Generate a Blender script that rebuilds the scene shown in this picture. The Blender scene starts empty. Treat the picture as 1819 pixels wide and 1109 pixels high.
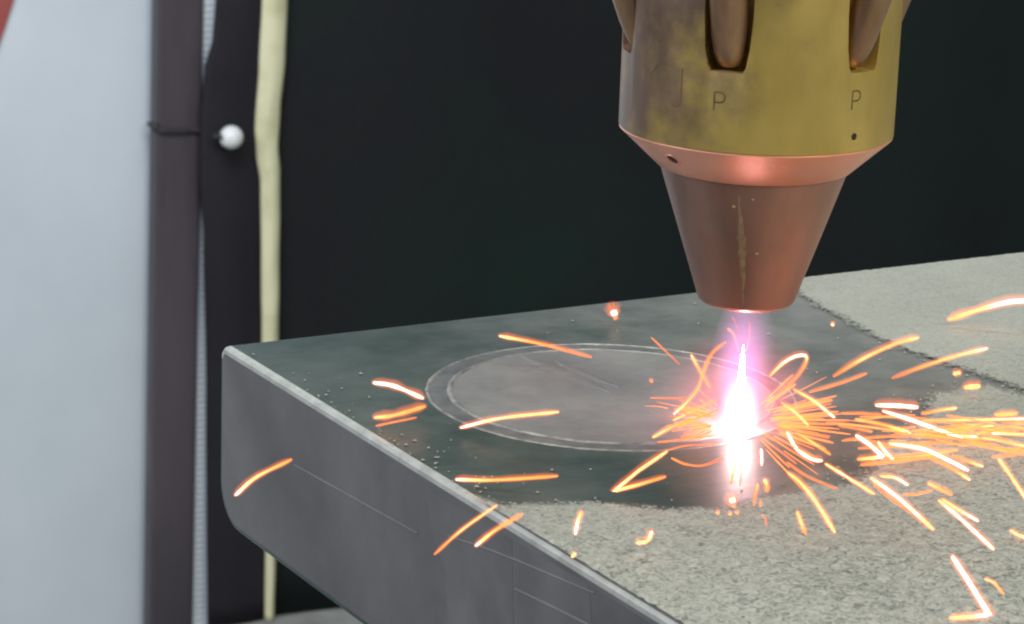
import bpy, bmesh, math, random
import numpy as np
from mathutils import Vector, Matrix, noise as mnoise

random.seed(7)
R = math.radians
scene = bpy.context.scene
col = scene.collection

# ------------------------------------------------------------------ camera
PITCH, ROLL, FPX, PW, PH, DIST = R(15.0), R(2.0), 5100.0, 1819.0, 1109.0, 0.62
fwd = Vector((0, math.cos(PITCH), -math.sin(PITCH)))
r0 = Vector((1, 0, 0)); u0 = r0.cross(fwd)
rgt = r0 * math.cos(ROLL) + u0 * math.sin(ROLL)
upv = -r0 * math.sin(ROLL) + u0 * math.cos(ROLL)

def ray(px, py):
    return fwd + rgt * ((px - PW / 2) / FPX) - upv * ((py - PH / 2) / FPX)

CAM = -ray(1312, 762) * DIST            # the melt pool is the world origin

def onz(px, py, z=0.0):
    d = ray(px, py); return CAM + d * ((z - CAM.z) / d.z)

def ony(px, py, y=0.0):
    d = ray(px, py); return CAM + d * ((y - CAM.y) / d.y)

def onplane(px, py, p, n):
    d = ray(px, py); return CAM + d * ((p - CAM).dot(n) / d.dot(n))

cd = bpy.data.cameras.new('camera')
cam = bpy.data.objects.new('camera', cd); col.objects.link(cam)
cam.matrix_world = Matrix(((rgt.x, upv.x, -fwd.x, CAM.x), (rgt.y, upv.y, -fwd.y, CAM.y),
                           (rgt.z, upv.z, -fwd.z, CAM.z), (0, 0, 0, 1)))
cd.sensor_width = 36.0; cd.lens = 36.0 * FPX / PW
cd.clip_start = 0.02; cd.clip_end = 60
cd.dof.use_dof = True; cd.dof.focus_distance = 0.62; cd.dof.aperture_fstop = 68
scene.camera = cam

# ------------------------------------------------------------------ world, lamps, exposure
w = bpy.data.worlds.new('World'); scene.world = w; w.use_nodes = True
w.node_tree.nodes['Background'].inputs[0].default_value = (0.80, 0.92, 1.0, 1)
w.node_tree.nodes['Background'].inputs[1].default_value = 0.20

def area(name, loc, target, size, power, color):
    l = bpy.data.lights.new(name, 'AREA'); l.shape = 'RECTANGLE'; l.size, l.size_y = size
    l.energy = power; l.color = color
    o = bpy.data.objects.new(name, l); col.objects.link(o)
    o.location = loc
    o.rotation_euler = (Vector(target) - Vector(loc)).to_track_quat('-Z', 'Y').to_euler()
    return o

area('overhead_light', (0.1, 0.35, 1.7), (0.0, 0.1, 0), (1.4, 0.5), 15.5, (0.97, 1.0, 0.93))
area('overhead_light', (-0.35, 0.70, 0.80), (-0.42, 1.72, -0.25), (0.7, 0.35), 11, (0.82, 0.92, 1.0))  # added fill aimed at the wall panel, not a ceiling fitting
area('side_fill', (-1.5, -0.5, 0.9), (-0.05, 0.0, 0.0), (0.7, 0.7), 22, (0.98, 0.96, 1.0))  # added fill for the block's left face; no window stands there
area('work_lamp', (0.75, -0.75, 0.75), (0.0, 0.0, 0.07), (0.30, 0.30), 11.0, (1.0, 0.93, 0.78))

vs = scene.view_settings
vs.view_transform = 'Standard'; vs.look = 'None'; vs.exposure = 0.0; vs.gamma = 1.0; vs.use_curve_mapping = False
scene.render.engine = 'CYCLES'
cy = scene.cycles
cy.use_denoising = True
cy.max_bounces = 8; cy.diffuse_bounces = 3; cy.glossy_bounces = 4; cy.volume_bounces = 0
cy.transparent_max_bounces = 32
cy.volume_step_rate = 0.25; cy.volume_max_steps = 256
cy.sample_clamp_indirect = 6.0
cy.pixel_filter_type = 'BLACKMAN_HARRIS'; cy.filter_width = 2.1

# ------------------------------------------------------------------ helpers
def tag(o, label=None, cat=None, group=None, kind=None):
    if label: o['label'] = label
    if cat: o['category'] = cat
    if group: o['group'] = group
    if kind: o['kind'] = kind
    return o

def empty(name, loc=(0, 0, 0)):
    o = bpy.data.objects.new(name, None); col.objects.link(o)
    o.location = loc; o.empty_display_size = 0.01
    return o

def link(name, me, mat, parent=None):
    o = bpy.data.objects.new(name, me); col.objects.link(o)
    if mat: me.materials.clear(); me.materials.append(mat)
    if parent:
        o.parent = parent
        o.matrix_parent_inverse = Matrix.Translation(-Vector(parent.location))
    return o

def from_bm(name, bm, mat, parent=None, smooth=True):
    bmesh.ops.recalc_face_normals(bm, faces=bm.faces)
    me = bpy.data.meshes.new(name); bm.to_mesh(me); bm.free()
    if smooth: me.polygons.foreach_set('use_smooth', [True] * len(me.polygons))
    return link(name, me, mat, parent)

def sharp(o, ang=35):
    me = o.data
    me.set_sharp_from_angle(angle=R(ang))
    return o

def lathe(bm, prof, seg=128, cx=0, cy_=0):
    rings = []
    for (r, z) in prof:
        if r < 1e-7:
            rings.append([bm.verts.new((cx, cy_, z))])
        else:
            rings.append([bm.verts.new((cx + r * math.cos(2 * math.pi * i / seg), cy_ + r * math.sin(2 * math.pi * i / seg), z)) for i in range(seg)])
    for k in range(len(rings) - 1):
        A, B = rings[k], rings[k + 1]
        for i in range(seg):
            j = (i + 1) % seg
            if len(A) == 1 and len(B) == 1: continue
            if len(A) == 1: bm.faces.new((A[0], B[i], B[j]))
            elif len(B) == 1: bm.faces.new((A[i], A[j], B[0]))
            else: bm.faces.new((A[i], A[j], B[j], B[i]))
    return rings

def box(bm, M, lo, hi):
    vs_ = [bm.verts.new(M @ Vector((x, y, z))) for x in (lo[0], hi[0]) for y in (lo[1], hi[1]) for z in (lo[2], hi[2])]
    for f in ((0, 1, 3, 2), (4, 6, 7, 5), (0, 4, 5, 1), (2, 3, 7, 6), (0, 2, 6, 4), (1, 5, 7, 3)):
        bm.faces.new([vs_[i] for i in f])

def catmull(pts, n):
    P = [Vector(p) for p in pts]
    if len(P) == 2:
        return [P[0].lerp(P[1], i / n) for i in range(n + 1)]
    E = [P[0] * 2 - P[1]] + P + [P[-1] * 2 - P[-2]]
    out = []
    m = len(P) - 1
    per = max(2, n // m)
    for k in range(m):
        a, b, c, d = E[k:k + 4]
        for i in range(per):
            t = i / per
            out.append(0.5 * ((2 * b) + (c - a) * t + (2 * a - 5 * b + 4 * c - d) * t * t + (3 * b - a - 3 * c + d) * t ** 3))
    out.append(P[-1].copy())
    return out

def tube(bm, path, radii, seg=8, heat=None, layer=None):
    n = len(path); rings = []
    prev = None
    for i, p in enumerate(path):
        t = (path[min(i + 1, n - 1)] - path[max(i - 1, 0)])
        if t.length < 1e-9: t = Vector((1, 0, 0))
        t.normalize()
        if prev is None:
            ref = Vector((0, 0, 1)) if abs(t.z) < 0.9 else Vector((1, 0, 0))
            prev = (ref - t * ref.dot(t)).normalized()
        else:
            prev = (prev - t * prev.dot(t))
            prev = prev.normalized() if prev.length > 1e-6 else Vector((0, 0, 1))
        q = t.cross(prev)
        ring = []
        for k in range(seg):
            a = 2 * math.pi * k / seg
            v = bm.verts.new(p + (prev * math.cos(a) + q * math.sin(a)) * radii[i])
            if layer is not None: v[layer] = heat[i]
            ring.append(v)
        rings.append(ring)
    for i in range(n - 1):
        for k in range(seg):
            l = (k + 1) % seg
            bm.faces.new((rings[i][k], rings[i][l], rings[i + 1][l], rings[i + 1][k]))
    bm.faces.new(rings[0][::-1]); bm.faces.new(rings[-1])

# ------------------------------------------------------------------ materials
def newmat(name):
    m = bpy.data.materials.new(name); m.use_nodes = True
    nt = m.node_tree
    return m, nt, nt.nodes, nt.links

def surface(name, c1, c2, rough=(0.4, 0.6), metal=0.0, scale=30, detail=6, bump=0.0, bscale=None,
            stretch=(1, 1, 1), contrast=(0.35, 0.65), spec=0.5, bdist=0.001, aniso=None):
    m, nt, N, L = newmat(name)
    b = N['Principled BSDF']
    tc = N.new('ShaderNodeTexCoord'); mp = N.new('ShaderNodeMapping'); mp.inputs['Scale'].default_value = stretch
    L.new(tc.outputs['Object'], mp.inputs['Vector'])
    n = N.new('ShaderNodeTexNoise'); n.inputs['Scale'].default_value = scale; n.inputs['Detail'].default_value = detail
    n.inputs['Roughness'].default_value = 0.6
    L.new(mp.outputs[0], n.inputs['Vector'])
    cr = N.new('ShaderNodeValToRGB')
    cr.color_ramp.elements[0].position = contrast[0]; cr.color_ramp.elements[1].position = contrast[1]
    cr.color_ramp.elements[0].color = (*c1, 1); cr.color_ramp.elements[1].color = (*c2, 1)
    L.new(n.outputs['Fac'], cr.inputs[0]); L.new(cr.outputs[0], b.inputs['Base Color'])
    mr = N.new('ShaderNodeMapRange'); mr.inputs['From Min'].default_value = 0.3; mr.inputs['From Max'].default_value = 0.7
    mr.inputs['To Min'].default_value = rough[0]; mr.inputs['To Max'].default_value = rough[1]
    n2 = N.new('ShaderNodeTexNoise'); n2.inputs['Scale'].default_value = (bscale or scale * 2.3); n2.inputs['Detail'].default_value = 5
    L.new(mp.outputs[0], n2.inputs['Vector'])
    L.new(n2.outputs['Fac'], mr.inputs['Value']); L.new(mr.outputs[0], b.inputs['Roughness'])
    b.inputs['Metallic'].default_value = metal
    b.inputs['Specular IOR Level'].default_value = spec
    if bump:
        bp = N.new('ShaderNodeBump'); bp.inputs['Strength'].default_value = bump; bp.inputs['Distance'].default_value = bdist
        L.new(n2.outputs['Fac'], bp.inputs['Height']); L.new(bp.outputs[0], b.inputs['Normal'])
    m['n'] = 1
    return m

M = {}
M['wall'] = surface('white_panel', (0.60, 0.65, 0.71), (0.66, 0.71, 0.77), (0.5, 0.6), scale=6, bump=0.05, bscale=60)
M['red'] = surface('red_paint', (0.33, 0.07, 0.07), (0.40, 0.10, 0.09), (0.4, 0.5), scale=10)
M['post'] = surface('dark_post_paint', (0.050, 0.042, 0.052), (0.085, 0.068, 0.082), (0.35, 0.5), scale=7, bump=0.1, bscale=90, stretch=(1, 1, 0.3))
M['cloth'] = surface('black_cloth', (0.012, 0.012, 0.015), (0.009, 0.022, 0.018), (0.7, 0.9), scale=2.6, bump=0.15, bscale=300, spec=0.25)
M['cloth_edge'] = surface('black_cloth_border', (0.012, 0.010, 0.015), (0.018, 0.015, 0.021), (0.6, 0.8), scale=5, bump=0.1, bscale=200, spec=0.3)
M['band'] = surface('cream_band', (0.60, 0.575, 0.35), (0.76, 0.73, 0.48), (0.6, 0.8), scale=26, contrast=(0.28, 0.52), bump=0.3, bscale=120)
M['floor'] = surface('concrete', (0.24, 0.24, 0.225), (0.36, 0.36, 0.34), (0.6, 0.8), scale=20, bump=0.2, bscale=90)
M['cord'] = surface('black_cord', (0.02, 0.016, 0.02), (0.035, 0.03, 0.035), (0.5, 0.6), scale=200)
M['ball'] = surface('white_plastic', (0.80, 0.80, 0.82), (0.86, 0.86, 0.87), (0.3, 0.4), scale=60)
M['copper'] = surface('copper_tube', (0.30, 0.17, 0.10), (0.46, 0.29, 0.18), (0.3, 0.5), metal=0.9, scale=150, stretch=(1, 1, 0.25))
M['mark'] = surface('engraving', (0.09, 0.06, 0.022), (0.20, 0.14, 0.05), (0.6, 0.8), metal=0.3, scale=400)
M['hole'] = surface('hole_shade', (0.02, 0.012, 0.01), (0.04, 0.025, 0.02), (0.5, 0.7), metal=0.3, scale=400)  # near-black paints in the shade of the hole depth
M['bead'] = surface('clad_bead', (0.20, 0.20, 0.195), (0.40, 0.39, 0.36), (0.40, 0.6), metal=0.6, scale=260, bump=0.5, bscale=700, bdist=0.0004)
M['disc'] = surface('clad_disc', (0.215, 0.217, 0.216), (0.28, 0.28, 0.276), (0.42, 0.58), metal=0.3, spec=0.2, scale=45, bump=0.10, bscale=300, bdist=0.0003)
M['tint'] = surface('dark_band_steel', (0.125, 0.132, 0.138), (0.20, 0.205, 0.21), (0.42, 0.55), metal=0.2, spec=0.12, scale=90, contrast=(0.4, 0.6))
M['pedestal'] = surface('painted_steel', (0.05, 0.05, 0.055), (0.08, 0.08, 0.085), (0.4, 0.6), scale=12)
M['scribe'] = surface('scribed_steel', (0.42, 0.42, 0.42), (0.55, 0.55, 0.55), (0.35, 0.5), metal=0.8, scale=90)
M['side'] = surface('neutral_side_steel', (0.128, 0.130, 0.134), (0.205, 0.206, 0.212), (0.36, 0.50), metal=0.36, spec=0.18, scale=26, detail=9, bump=0.06, bscale=420, bdist=0.0003, contrast=(0.32, 0.70))  # untinted copy for the side; the top's green paints in curtain reflection
M['panel_a'] = surface('panel_steel', (0.130, 0.133, 0.137), (0.200, 0.203, 0.207), (0.38, 0.48), metal=0.36, spec=0.18, scale=30)  # face panels differ slightly in tone from the rest of the side
M['panel_b'] = surface('panel_steel_pale', (0.142, 0.142, 0.146), (0.212, 0.212, 0.217), (0.38, 0.48), metal=0.36, spec=0.18, scale=30)
M['face_mark'] = surface('pale_mark_steel', (0.19, 0.195, 0.20), (0.25, 0.25, 0.255), (0.4, 0.5), metal=0.7, scale=60)

M['edge'] = surface('edge_highlight', (0.46, 0.48, 0.45), (0.62, 0.64, 0.60), (0.4, 0.55), metal=0.55, scale=160, bump=0.2, bscale=500, bdist=0.0003)  # bevel highlight painted in as a paler metal

def steel_mat():
    m, nt, N, L = newmat('ground_steel')
    b = N['Principled BSDF']
    tc = N.new('ShaderNodeTexCoord')
    # grinding streaks along the block, in its own coordinates
    mp = N.new('ShaderNodeMapping'); mp.inputs['Scale'].default_value = (35, 600, 600)
    L.new(tc.outputs['Object'], mp.inputs[0])
    st = N.new('ShaderNodeTexNoise'); st.inputs['Scale'].default_value = 1.0; st.inputs['Detail'].default_value = 4
    L.new(mp.outputs[0], st.inputs['Vector'])
    big = N.new('ShaderNodeTexNoise'); big.inputs['Scale'].default_value = 22; big.inputs['Detail'].default_value = 7; big.inputs['Roughness'].default_value = 0.62
    L.new(tc.outputs['Object'], big.inputs['Vector'])
    cr = N.new('ShaderNodeValToRGB')
    cr.color_ramp.elements[0].position = 0.36; cr.color_ramp.elements[0].color = (0.048, 0.078, 0.072, 1)  # greenish base colour paints in the reflected curtain
    cr.color_ramp.elements[1].position = 0.66; cr.color_ramp.elements[1].color = (0.135, 0.160, 0.152, 1)
    L.new(big.outputs['Fac'], cr.inputs[0])
    # powder dust that settled on the steel, thicker away from the wiped corner
    sep = N.new('ShaderNodeSeparateXYZ'); L.new(tc.outputs['Object'], sep.inputs[0])
    mr = N.new('ShaderNodeMapRange'); mr.inputs['From Min'].default_value = 0.03; mr.inputs['From Max'].default_value = 0.18
    mr.inputs['To Min'].default_value = 0.0; mr.inputs['To Max'].default_value = 0.85
    L.new(sep.outputs['X'], mr.inputs['Value'])
    dn = N.new('ShaderNodeTexNoise'); dn.inputs['Scale'].default_value = 55; dn.inputs['Detail'].default_value = 8; dn.inputs['Roughness'].default_value = 0.7
    L.new(tc.outputs['Object'], dn.inputs['Vector'])
    mu = N.new('ShaderNodeMath'); mu.operation = 'MULTIPLY_ADD'; mu.inputs[1].default_value = 1.0; mu.inputs[2].default_value = -0.58
    L.new(dn.outputs['Fac'], mu.inputs[0])
    ad = N.new('ShaderNodeMath'); ad.operation = 'ADD'; ad.use_clamp = True
    L.new(mr.outputs[0], ad.inputs[0]); L.new(mu.outputs[0], ad.inputs[1])
    geo = N.new('ShaderNodeNewGeometry'); sn = N.new('ShaderNodeSeparateXYZ'); L.new(geo.outputs['Normal'], sn.inputs[0])
    up = N.new('ShaderNodeMath'); up.operation = 'GREATER_THAN'; up.inputs[1].default_value = 0.8; L.new(sn.outputs['Z'], up.inputs[0])
    du = N.new('ShaderNodeMath'); du.operation = 'MULTIPLY'; L.new(ad.outputs[0], du.inputs[0]); L.new(up.outputs[0], du.inputs[1])
    mix = N.new('ShaderNodeMix'); mix.data_type = 'RGBA'
    L.new(du.outputs[0], mix.inputs['Factor']); L.new(cr.outputs[0], mix.inputs['A']); mix.inputs['B'].default_value = (0.27, 0.265, 0.26, 1)
    L.new(mix.outputs['Result'], b.inputs['Base Color'])
    me = N.new('ShaderNodeMapRange'); me.inputs['To Min'].default_value = 0.36; me.inputs['To Max'].default_value = 0.04
    b.inputs['Specular IOR Level'].default_value = 0.12
    L.new(du.outputs[0], me.inputs['Value']); L.new(me.outputs[0], b.inputs['Metallic'])
    ro = N.new('ShaderNodeMapRange'); ro.inputs['From Min'].default_value = 0.3; ro.inputs['From Max'].default_value = 0.7
    ro.inputs['To Min'].default_value = 0.36; ro.inputs['To Max'].default_value = 0.50
    L.new(st.outputs['Fac'], ro.inputs['Value'])
    r2 = N.new('ShaderNodeMath'); r2.operation = 'MULTIPLY_ADD'; r2.inputs[1].default_value = 0.15
    L.new(du.outputs[0], r2.inputs[0]); L.new(ro.outputs[0], r2.inputs[2]); L.new(r2.outputs[0], b.inputs['Roughness'])
    bp = N.new('ShaderNodeBump'); bp.inputs['Strength'].default_value = 0.05; bp.inputs['Distance'].default_value = 0.0003
    L.new(st.outputs['Fac'], bp.inputs['Height']); L.new(bp.outputs[0], b.inputs['Normal'])
    return m
M['steel'] = steel_mat()

def powder_mat(name, thin):
    """mixed pale and dark grains; thin = the layer breaks up into single grains where it runs out"""
    m, nt, N, L = newmat(name)
    b = N['Principled BSDF']
    tc = N.new('ShaderNodeTexCoord')
    def nz(scale, detail, rough, dist=0.0):
        n = N.new('ShaderNodeTexNoise'); n.inputs['Scale'].default_value = scale; n.inputs['Detail'].default_value = detail
        n.inputs['Roughness'].default_value = rough; n.inputs['Distortion'].default_value = dist
        L.new(tc.outputs['Object'], n.inputs['Vector']); return n
    n = nz(640, 3, 0.6, 1.4); n2 = nz(40, 6, 0.6); n3 = nz(1500, 2, 0.5)
    # coarser, more mixed grains lie towards the front of the block (large y in block coordinates)
    sep = N.new('ShaderNodeSeparateXYZ'); L.new(tc.outputs['Object'], sep.inputs[0])
    cs = N.new('ShaderNodeMapRange'); cs.inputs['From Min'].default_value = 0.06; cs.inputs['From Max'].default_value = 0.20
    cs.inputs['To Min'].default_value = 0.35; cs.inputs['To Max'].default_value = 1.25
    L.new(sep.outputs['Y'], cs.inputs['Value'])
    def mad(x, mul, add):
        k = N.new('ShaderNodeMath'); k.operation = 'MULTIPLY_ADD'
        for i, v in enumerate((x, mul, add)):
            if isinstance(v, (int, float)): k.inputs[i].default_value = v
            else: L.new(v, k.inputs[i])
        return k.outputs[0]
    v = mad(n.outputs['Fac'], 1.0, -0.5); v = mad(v, cs.outputs[0], 0.5)
    v = mad(n2.outputs['Fac'], 0.18, mad(v, 1.0, -0.09)); v = mad(n3.outputs['Fac'], 0.3, mad(v, 1.0, -0.15))
    cr = N.new('ShaderNodeValToRGB'); E_ = cr.color_ramp.elements
    E_[0].position = 0.26; E_[0].color = (0.115, 0.125, 0.108, 1)
    E_[1].position = 0.70; E_[1].color = (0.425, 0.435, 0.388, 1)
    x = E_.new(0.45); x.color = (0.285, 0.297, 0.265, 1)
    L.new(v, cr.inputs[0]); L.new(cr.outputs[0], b.inputs['Base Color'])
    b.inputs['Roughness'].default_value = 0.8; b.inputs['Metallic'].default_value = 0.1
    bp = N.new('ShaderNodeBump'); bp.inputs['Strength'].default_value = 0.5; bp.inputs['Distance'].default_value = 0.0005
    L.new(v, bp.inputs['Height']); L.new(bp.outputs[0], b.inputs['Normal'])
    if thin:
        a = N.new('ShaderNodeAttribute'); a.attribute_name = 'cover'
        n4 = nz(1100, 3, 0.6)
        d = mad(n4.outputs['Fac'], 1.4, mad(a.outputs['Fac'], 1.6, -1.15))
        st = N.new('ShaderNodeMapRange'); st.inputs['From Min'].default_value = 0.15; st.inputs['From Max'].default_value = 0.55
        L.new(d, st.inputs['Value']); L.new(st.outputs[0], b.inputs['Alpha'])
    return m
M['powder_layer'] = powder_mat('metal_powder_layer', True)
M['powder'] = powder_mat('metal_powder', False)


def brass_mat(name, ca, cb, tarnish_reflection, rough, tpos=(0.42, 0.62), metal=0.85, az=0.0, zs=0.6):
    """brass with a brown-violet heat tarnish: stain patches, plus reflection painted in towards -x"""
    m, nt, N, L = newmat(name)
    b = N['Principled BSDF']
    tc = N.new('ShaderNodeTexCoord')
    n = N.new('ShaderNodeTexNoise'); n.inputs['Scale'].default_value = 55; n.inputs['Detail'].default_value = 7; n.inputs['Roughness'].default_value = 0.6
    mp = N.new('ShaderNodeMapping'); mp.inputs['Scale'].default_value = (1, 1, zs)
    L.new(tc.outputs['Object'], mp.inputs[0]); L.new(mp.outputs[0], n.inputs['Vector'])
    cr = N.new('ShaderNodeValToRGB')
    cr.color_ramp.elements[0].position = 0.35; cr.color_ramp.elements[0].color = (*ca, 1)
    cr.color_ramp.elements[1].position = 0.65; cr.color_ramp.elements[1].color = (*cb, 1)
    L.new(n.outputs['Fac'], cr.inputs[0])
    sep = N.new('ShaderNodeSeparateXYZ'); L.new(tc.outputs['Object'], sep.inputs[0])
    g = N.new('ShaderNodeMath'); g.operation = 'MULTIPLY_ADD'; g.inputs[1].default_value = -14.0; g.inputs[2].default_value = 0.0  # towards -x the mirrored surroundings are painted into the colour
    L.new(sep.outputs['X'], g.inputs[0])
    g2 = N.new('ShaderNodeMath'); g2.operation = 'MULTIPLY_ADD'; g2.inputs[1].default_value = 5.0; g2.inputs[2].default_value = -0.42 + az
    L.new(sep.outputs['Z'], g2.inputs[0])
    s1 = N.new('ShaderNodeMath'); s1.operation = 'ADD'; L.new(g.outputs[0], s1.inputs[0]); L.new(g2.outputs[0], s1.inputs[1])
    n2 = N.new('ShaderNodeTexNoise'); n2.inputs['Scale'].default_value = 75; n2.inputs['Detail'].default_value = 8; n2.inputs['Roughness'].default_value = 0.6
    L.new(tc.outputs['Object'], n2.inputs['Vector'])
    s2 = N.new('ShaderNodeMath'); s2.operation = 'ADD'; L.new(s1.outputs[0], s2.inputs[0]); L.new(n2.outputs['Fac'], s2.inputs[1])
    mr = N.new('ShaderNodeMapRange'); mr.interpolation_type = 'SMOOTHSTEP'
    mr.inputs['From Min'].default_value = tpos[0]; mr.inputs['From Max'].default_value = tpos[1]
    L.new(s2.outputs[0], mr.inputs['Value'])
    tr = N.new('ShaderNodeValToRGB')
    tr.color_ramp.elements[0].position = 0.3; tr.color_ramp.elements[0].color = (*tarnish_reflection[0], 1)
    tr.color_ramp.elements[1].position = 0.7; tr.color_ramp.elements[1].color = (*tarnish_reflection[1], 1)
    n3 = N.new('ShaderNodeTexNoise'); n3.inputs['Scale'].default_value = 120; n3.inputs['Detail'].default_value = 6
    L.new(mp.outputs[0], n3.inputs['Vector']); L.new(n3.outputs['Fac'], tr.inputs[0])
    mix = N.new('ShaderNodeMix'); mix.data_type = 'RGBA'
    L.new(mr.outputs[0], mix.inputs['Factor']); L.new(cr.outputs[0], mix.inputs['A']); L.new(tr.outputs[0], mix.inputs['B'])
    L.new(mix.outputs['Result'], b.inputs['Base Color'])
    b.inputs['Metallic'].default_value = metal
    rr = N.new('ShaderNodeMapRange'); rr.inputs['From Min'].default_value = 0.3; rr.inputs['From Max'].default_value = 0.7
    rr.inputs['To Min'].default_value = rough[0]; rr.inputs['To Max'].default_value = rough[1]
    L.new(n3.outputs['Fac'], rr.inputs['Value']); L.new(rr.outputs[0], b.inputs['Roughness'])
    bp = N.new('ShaderNodeBump'); bp.inputs['Strength'].default_value = 0.12; bp.inputs['Distance'].default_value = 0.0004
    tm = N.new('ShaderNodeMapping'); tm.inputs['Scale'].default_value = (25, 25, 1500); L.new(tc.outputs['Object'], tm.inputs[0])
    tn = N.new('ShaderNodeTexNoise'); tn.inputs['Scale'].default_value = 1.0; tn.inputs['Detail'].default_value = 3; L.new(tm.outputs[0], tn.inputs['Vector'])
    b2 = N.new('ShaderNodeBump'); b2.inputs['Strength'].default_value = 0.16; b2.inputs['Distance'].default_value = 0.00012
    L.new(tn.outputs['Fac'], b2.inputs['Height']); L.new(n3.outputs['Fac'], bp.inputs['Height'])
    L.new(bp.outputs[0], b2.inputs['Normal']); L.new(b2.outputs[0], b.inputs['Normal'])
    return m
M['brass'] = brass_mat('brass_tarnish_and_reflection', (0.52, 0.375, 0.095), (0.66, 0.49, 0.15), ((0.17, 0.115, 0.085), (0.29, 0.19, 0.135)), (0.30, 0.46), (0.46, 0.90), metal=0.6)
M['chamfer'] = brass_mat('bare_copper', (0.78, 0.36, 0.22), (0.86, 0.44, 0.30), ((0.74, 0.36, 0.24), (0.84, 0.46, 0.36)), (0.28, 0.44), metal=0.40)
M['cone'] = brass_mat('copper_reflection_streaks', (0.28, 0.145, 0.11), (0.41, 0.225, 0.17), ((0.24, 0.15, 0.125), (0.34, 0.21, 0.17)), (0.32, 0.50), (0.75, 1.0), metal=0.7, az=0.45, zs=0.12)  # vertical streaks in the colour stand in for uneven reflections

def emit_mat(name, color, strength):
    m, nt, N, L = newmat(name)
    N.remove(N['Principled BSDF'])
    e = N.new('ShaderNodeEmission'); e.inputs[0].default_value = (*color, 1); e.inputs[1].default_value = strength
    L.new(e.outputs[0], N['Material Output'].inputs['Surface'])
    return m

def spark_mat():
    m, nt, N, L = newmat('incandescent_metal')
    N.remove(N['Principled BSDF'])
    a = N.new('ShaderNodeAttribute'); a.attribute_name = 'incandescence'
    cr = N.new('ShaderNodeValToRGB'); E_ = cr.color_ramp.elements
    E_[0].position = 0.0; E_[0].color = (0.50, 0.13, 0.065, 1)
    E_[1].position = 1.0; E_[1].color = (1.0, 0.90, 0.80, 1)
    for p, c in ((0.3, (0.86, 0.24, 0.10)), (0.55, (1.0, 0.36, 0.085)), (0.8, (1.0, 0.60, 0.22))):
        x = E_.new(p); x.color = (*c, 1)
    st = N.new('ShaderNodeMapRange'); st.inputs['To Min'].default_value = 0.85; st.inputs['To Max'].default_value = 2.4
    e = N.new('ShaderNodeEmission')
    L.new(a.outputs['Fac'], cr.inputs[0]); L.new(a.outputs['Fac'], st.inputs['Value'])
    L.new(cr.outputs[0], e.inputs[0]); L.new(st.outputs[0], e.inputs[1])
    L.new(e.outputs[0], N['Material Output'].inputs['Surface'])
    return m
M['spark'] = spark_mat()

def glow_mat(name, color, strength):
    """lens bloom round a spark, drawn as thin additive shells: it adds light and hides nothing"""
    m, nt, N, L = newmat(name)
    N.remove(N['Principled BSDF'])
    e = N.new('ShaderNodeEmission'); e.inputs[0].default_value = (*color, 1); e.inputs[1].default_value = strength
    t = N.new('ShaderNodeBsdfTransparent'); ad = N.new('ShaderNodeAddShader')
    L.new(e.outputs[0], ad.inputs[0]); L.new(t.outputs[0], ad.inputs[1])
    L.new(ad.outputs[0], N['Material Output'].inputs['Surface'])
    m.cycles.emission_sampling = 'NONE'
    return m
M['glow'] = glow_mat('spark_bloom', (1.0, 0.16, 0.015), 0.082)  # orange bloom fringe painted as glowing shells round each spark

def plume_mat(name, color, peak, radius, height, z0=0.0, power=2.0, shell=0.0):
    """emission that thins out from the axis and with height"""
    m, nt, N, L = newmat(name)
    N.remove(N['Principled BSDF'])
    tc = N.new('ShaderNodeTexCoord')
    sub = N.new('ShaderNodeVectorMath'); sub.operation = 'SUBTRACT'; sub.inputs[1].default_value = (0, 0, z0)
    L.new(tc.outputs['Object'], sub.inputs[0])
    sc = N.new('ShaderNodeVectorMath'); sc.operation = 'MULTIPLY'; sc.inputs[1].default_value = (1 / radius, 1 / radius, 1 / height)
    L.new(sub.outputs[0], sc.inputs[0])
    ln = N.new('ShaderNodeVectorMath'); ln.operation = 'LENGTH'; L.new(sc.outputs[0], ln.inputs[0])
    inv = N.new('ShaderNodeMath'); inv.operation = 'SUBTRACT'; inv.use_clamp = True; inv.inputs[0].default_value = 1.0
    L.new(ln.outputs['Value'], inv.inputs[1])
    pw = N.new('ShaderNodeMath'); pw.operation = 'POWER'; pw.inputs[1].default_value = power; L.new(inv.outputs[0], pw.inputs[0])
    mu = N.new('ShaderNodeMath'); mu.operation = 'MULTIPLY'; mu.inputs[1].default_value = peak; L.new(pw.outputs[0], mu.inputs[0])
    e = N.new('ShaderNodeEmission'); e.inputs[0].default_value = (*color, 1)
    L.new(mu.outputs[0], e.inputs[1]); L.new(e.outputs[0], N['Material Output'].inputs['Volume'])
    m.cycles.volume_step_rate = 0.3
    return m

# ------------------------------------------------------------------ setting: floor, wall
FZ = -0.75
cA = onz(370, 1106, FZ); cB = onz(600, 1075, FZ)
cdir = (cB - cA); cdir.z = 0; cdir.normalize()
cnor = Vector((cdir.y, -cdir.x, 0))            # towards the camera
CM = Matrix(((cdir.x, cnor.x, 0, cA.x), (cdir.y, cnor.y, 0, cA.y), (0, 0, 1, 0), (0, 0, 0, 1)))  # curtain frame: s along, n out, z up
CMi = CM.inverted()

def curtain_st(px, py, n=0.0):
    p = onplane(px, py, cA + cnor * n, cnor); q = CMi @ p
    return q.x, q.z

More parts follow.
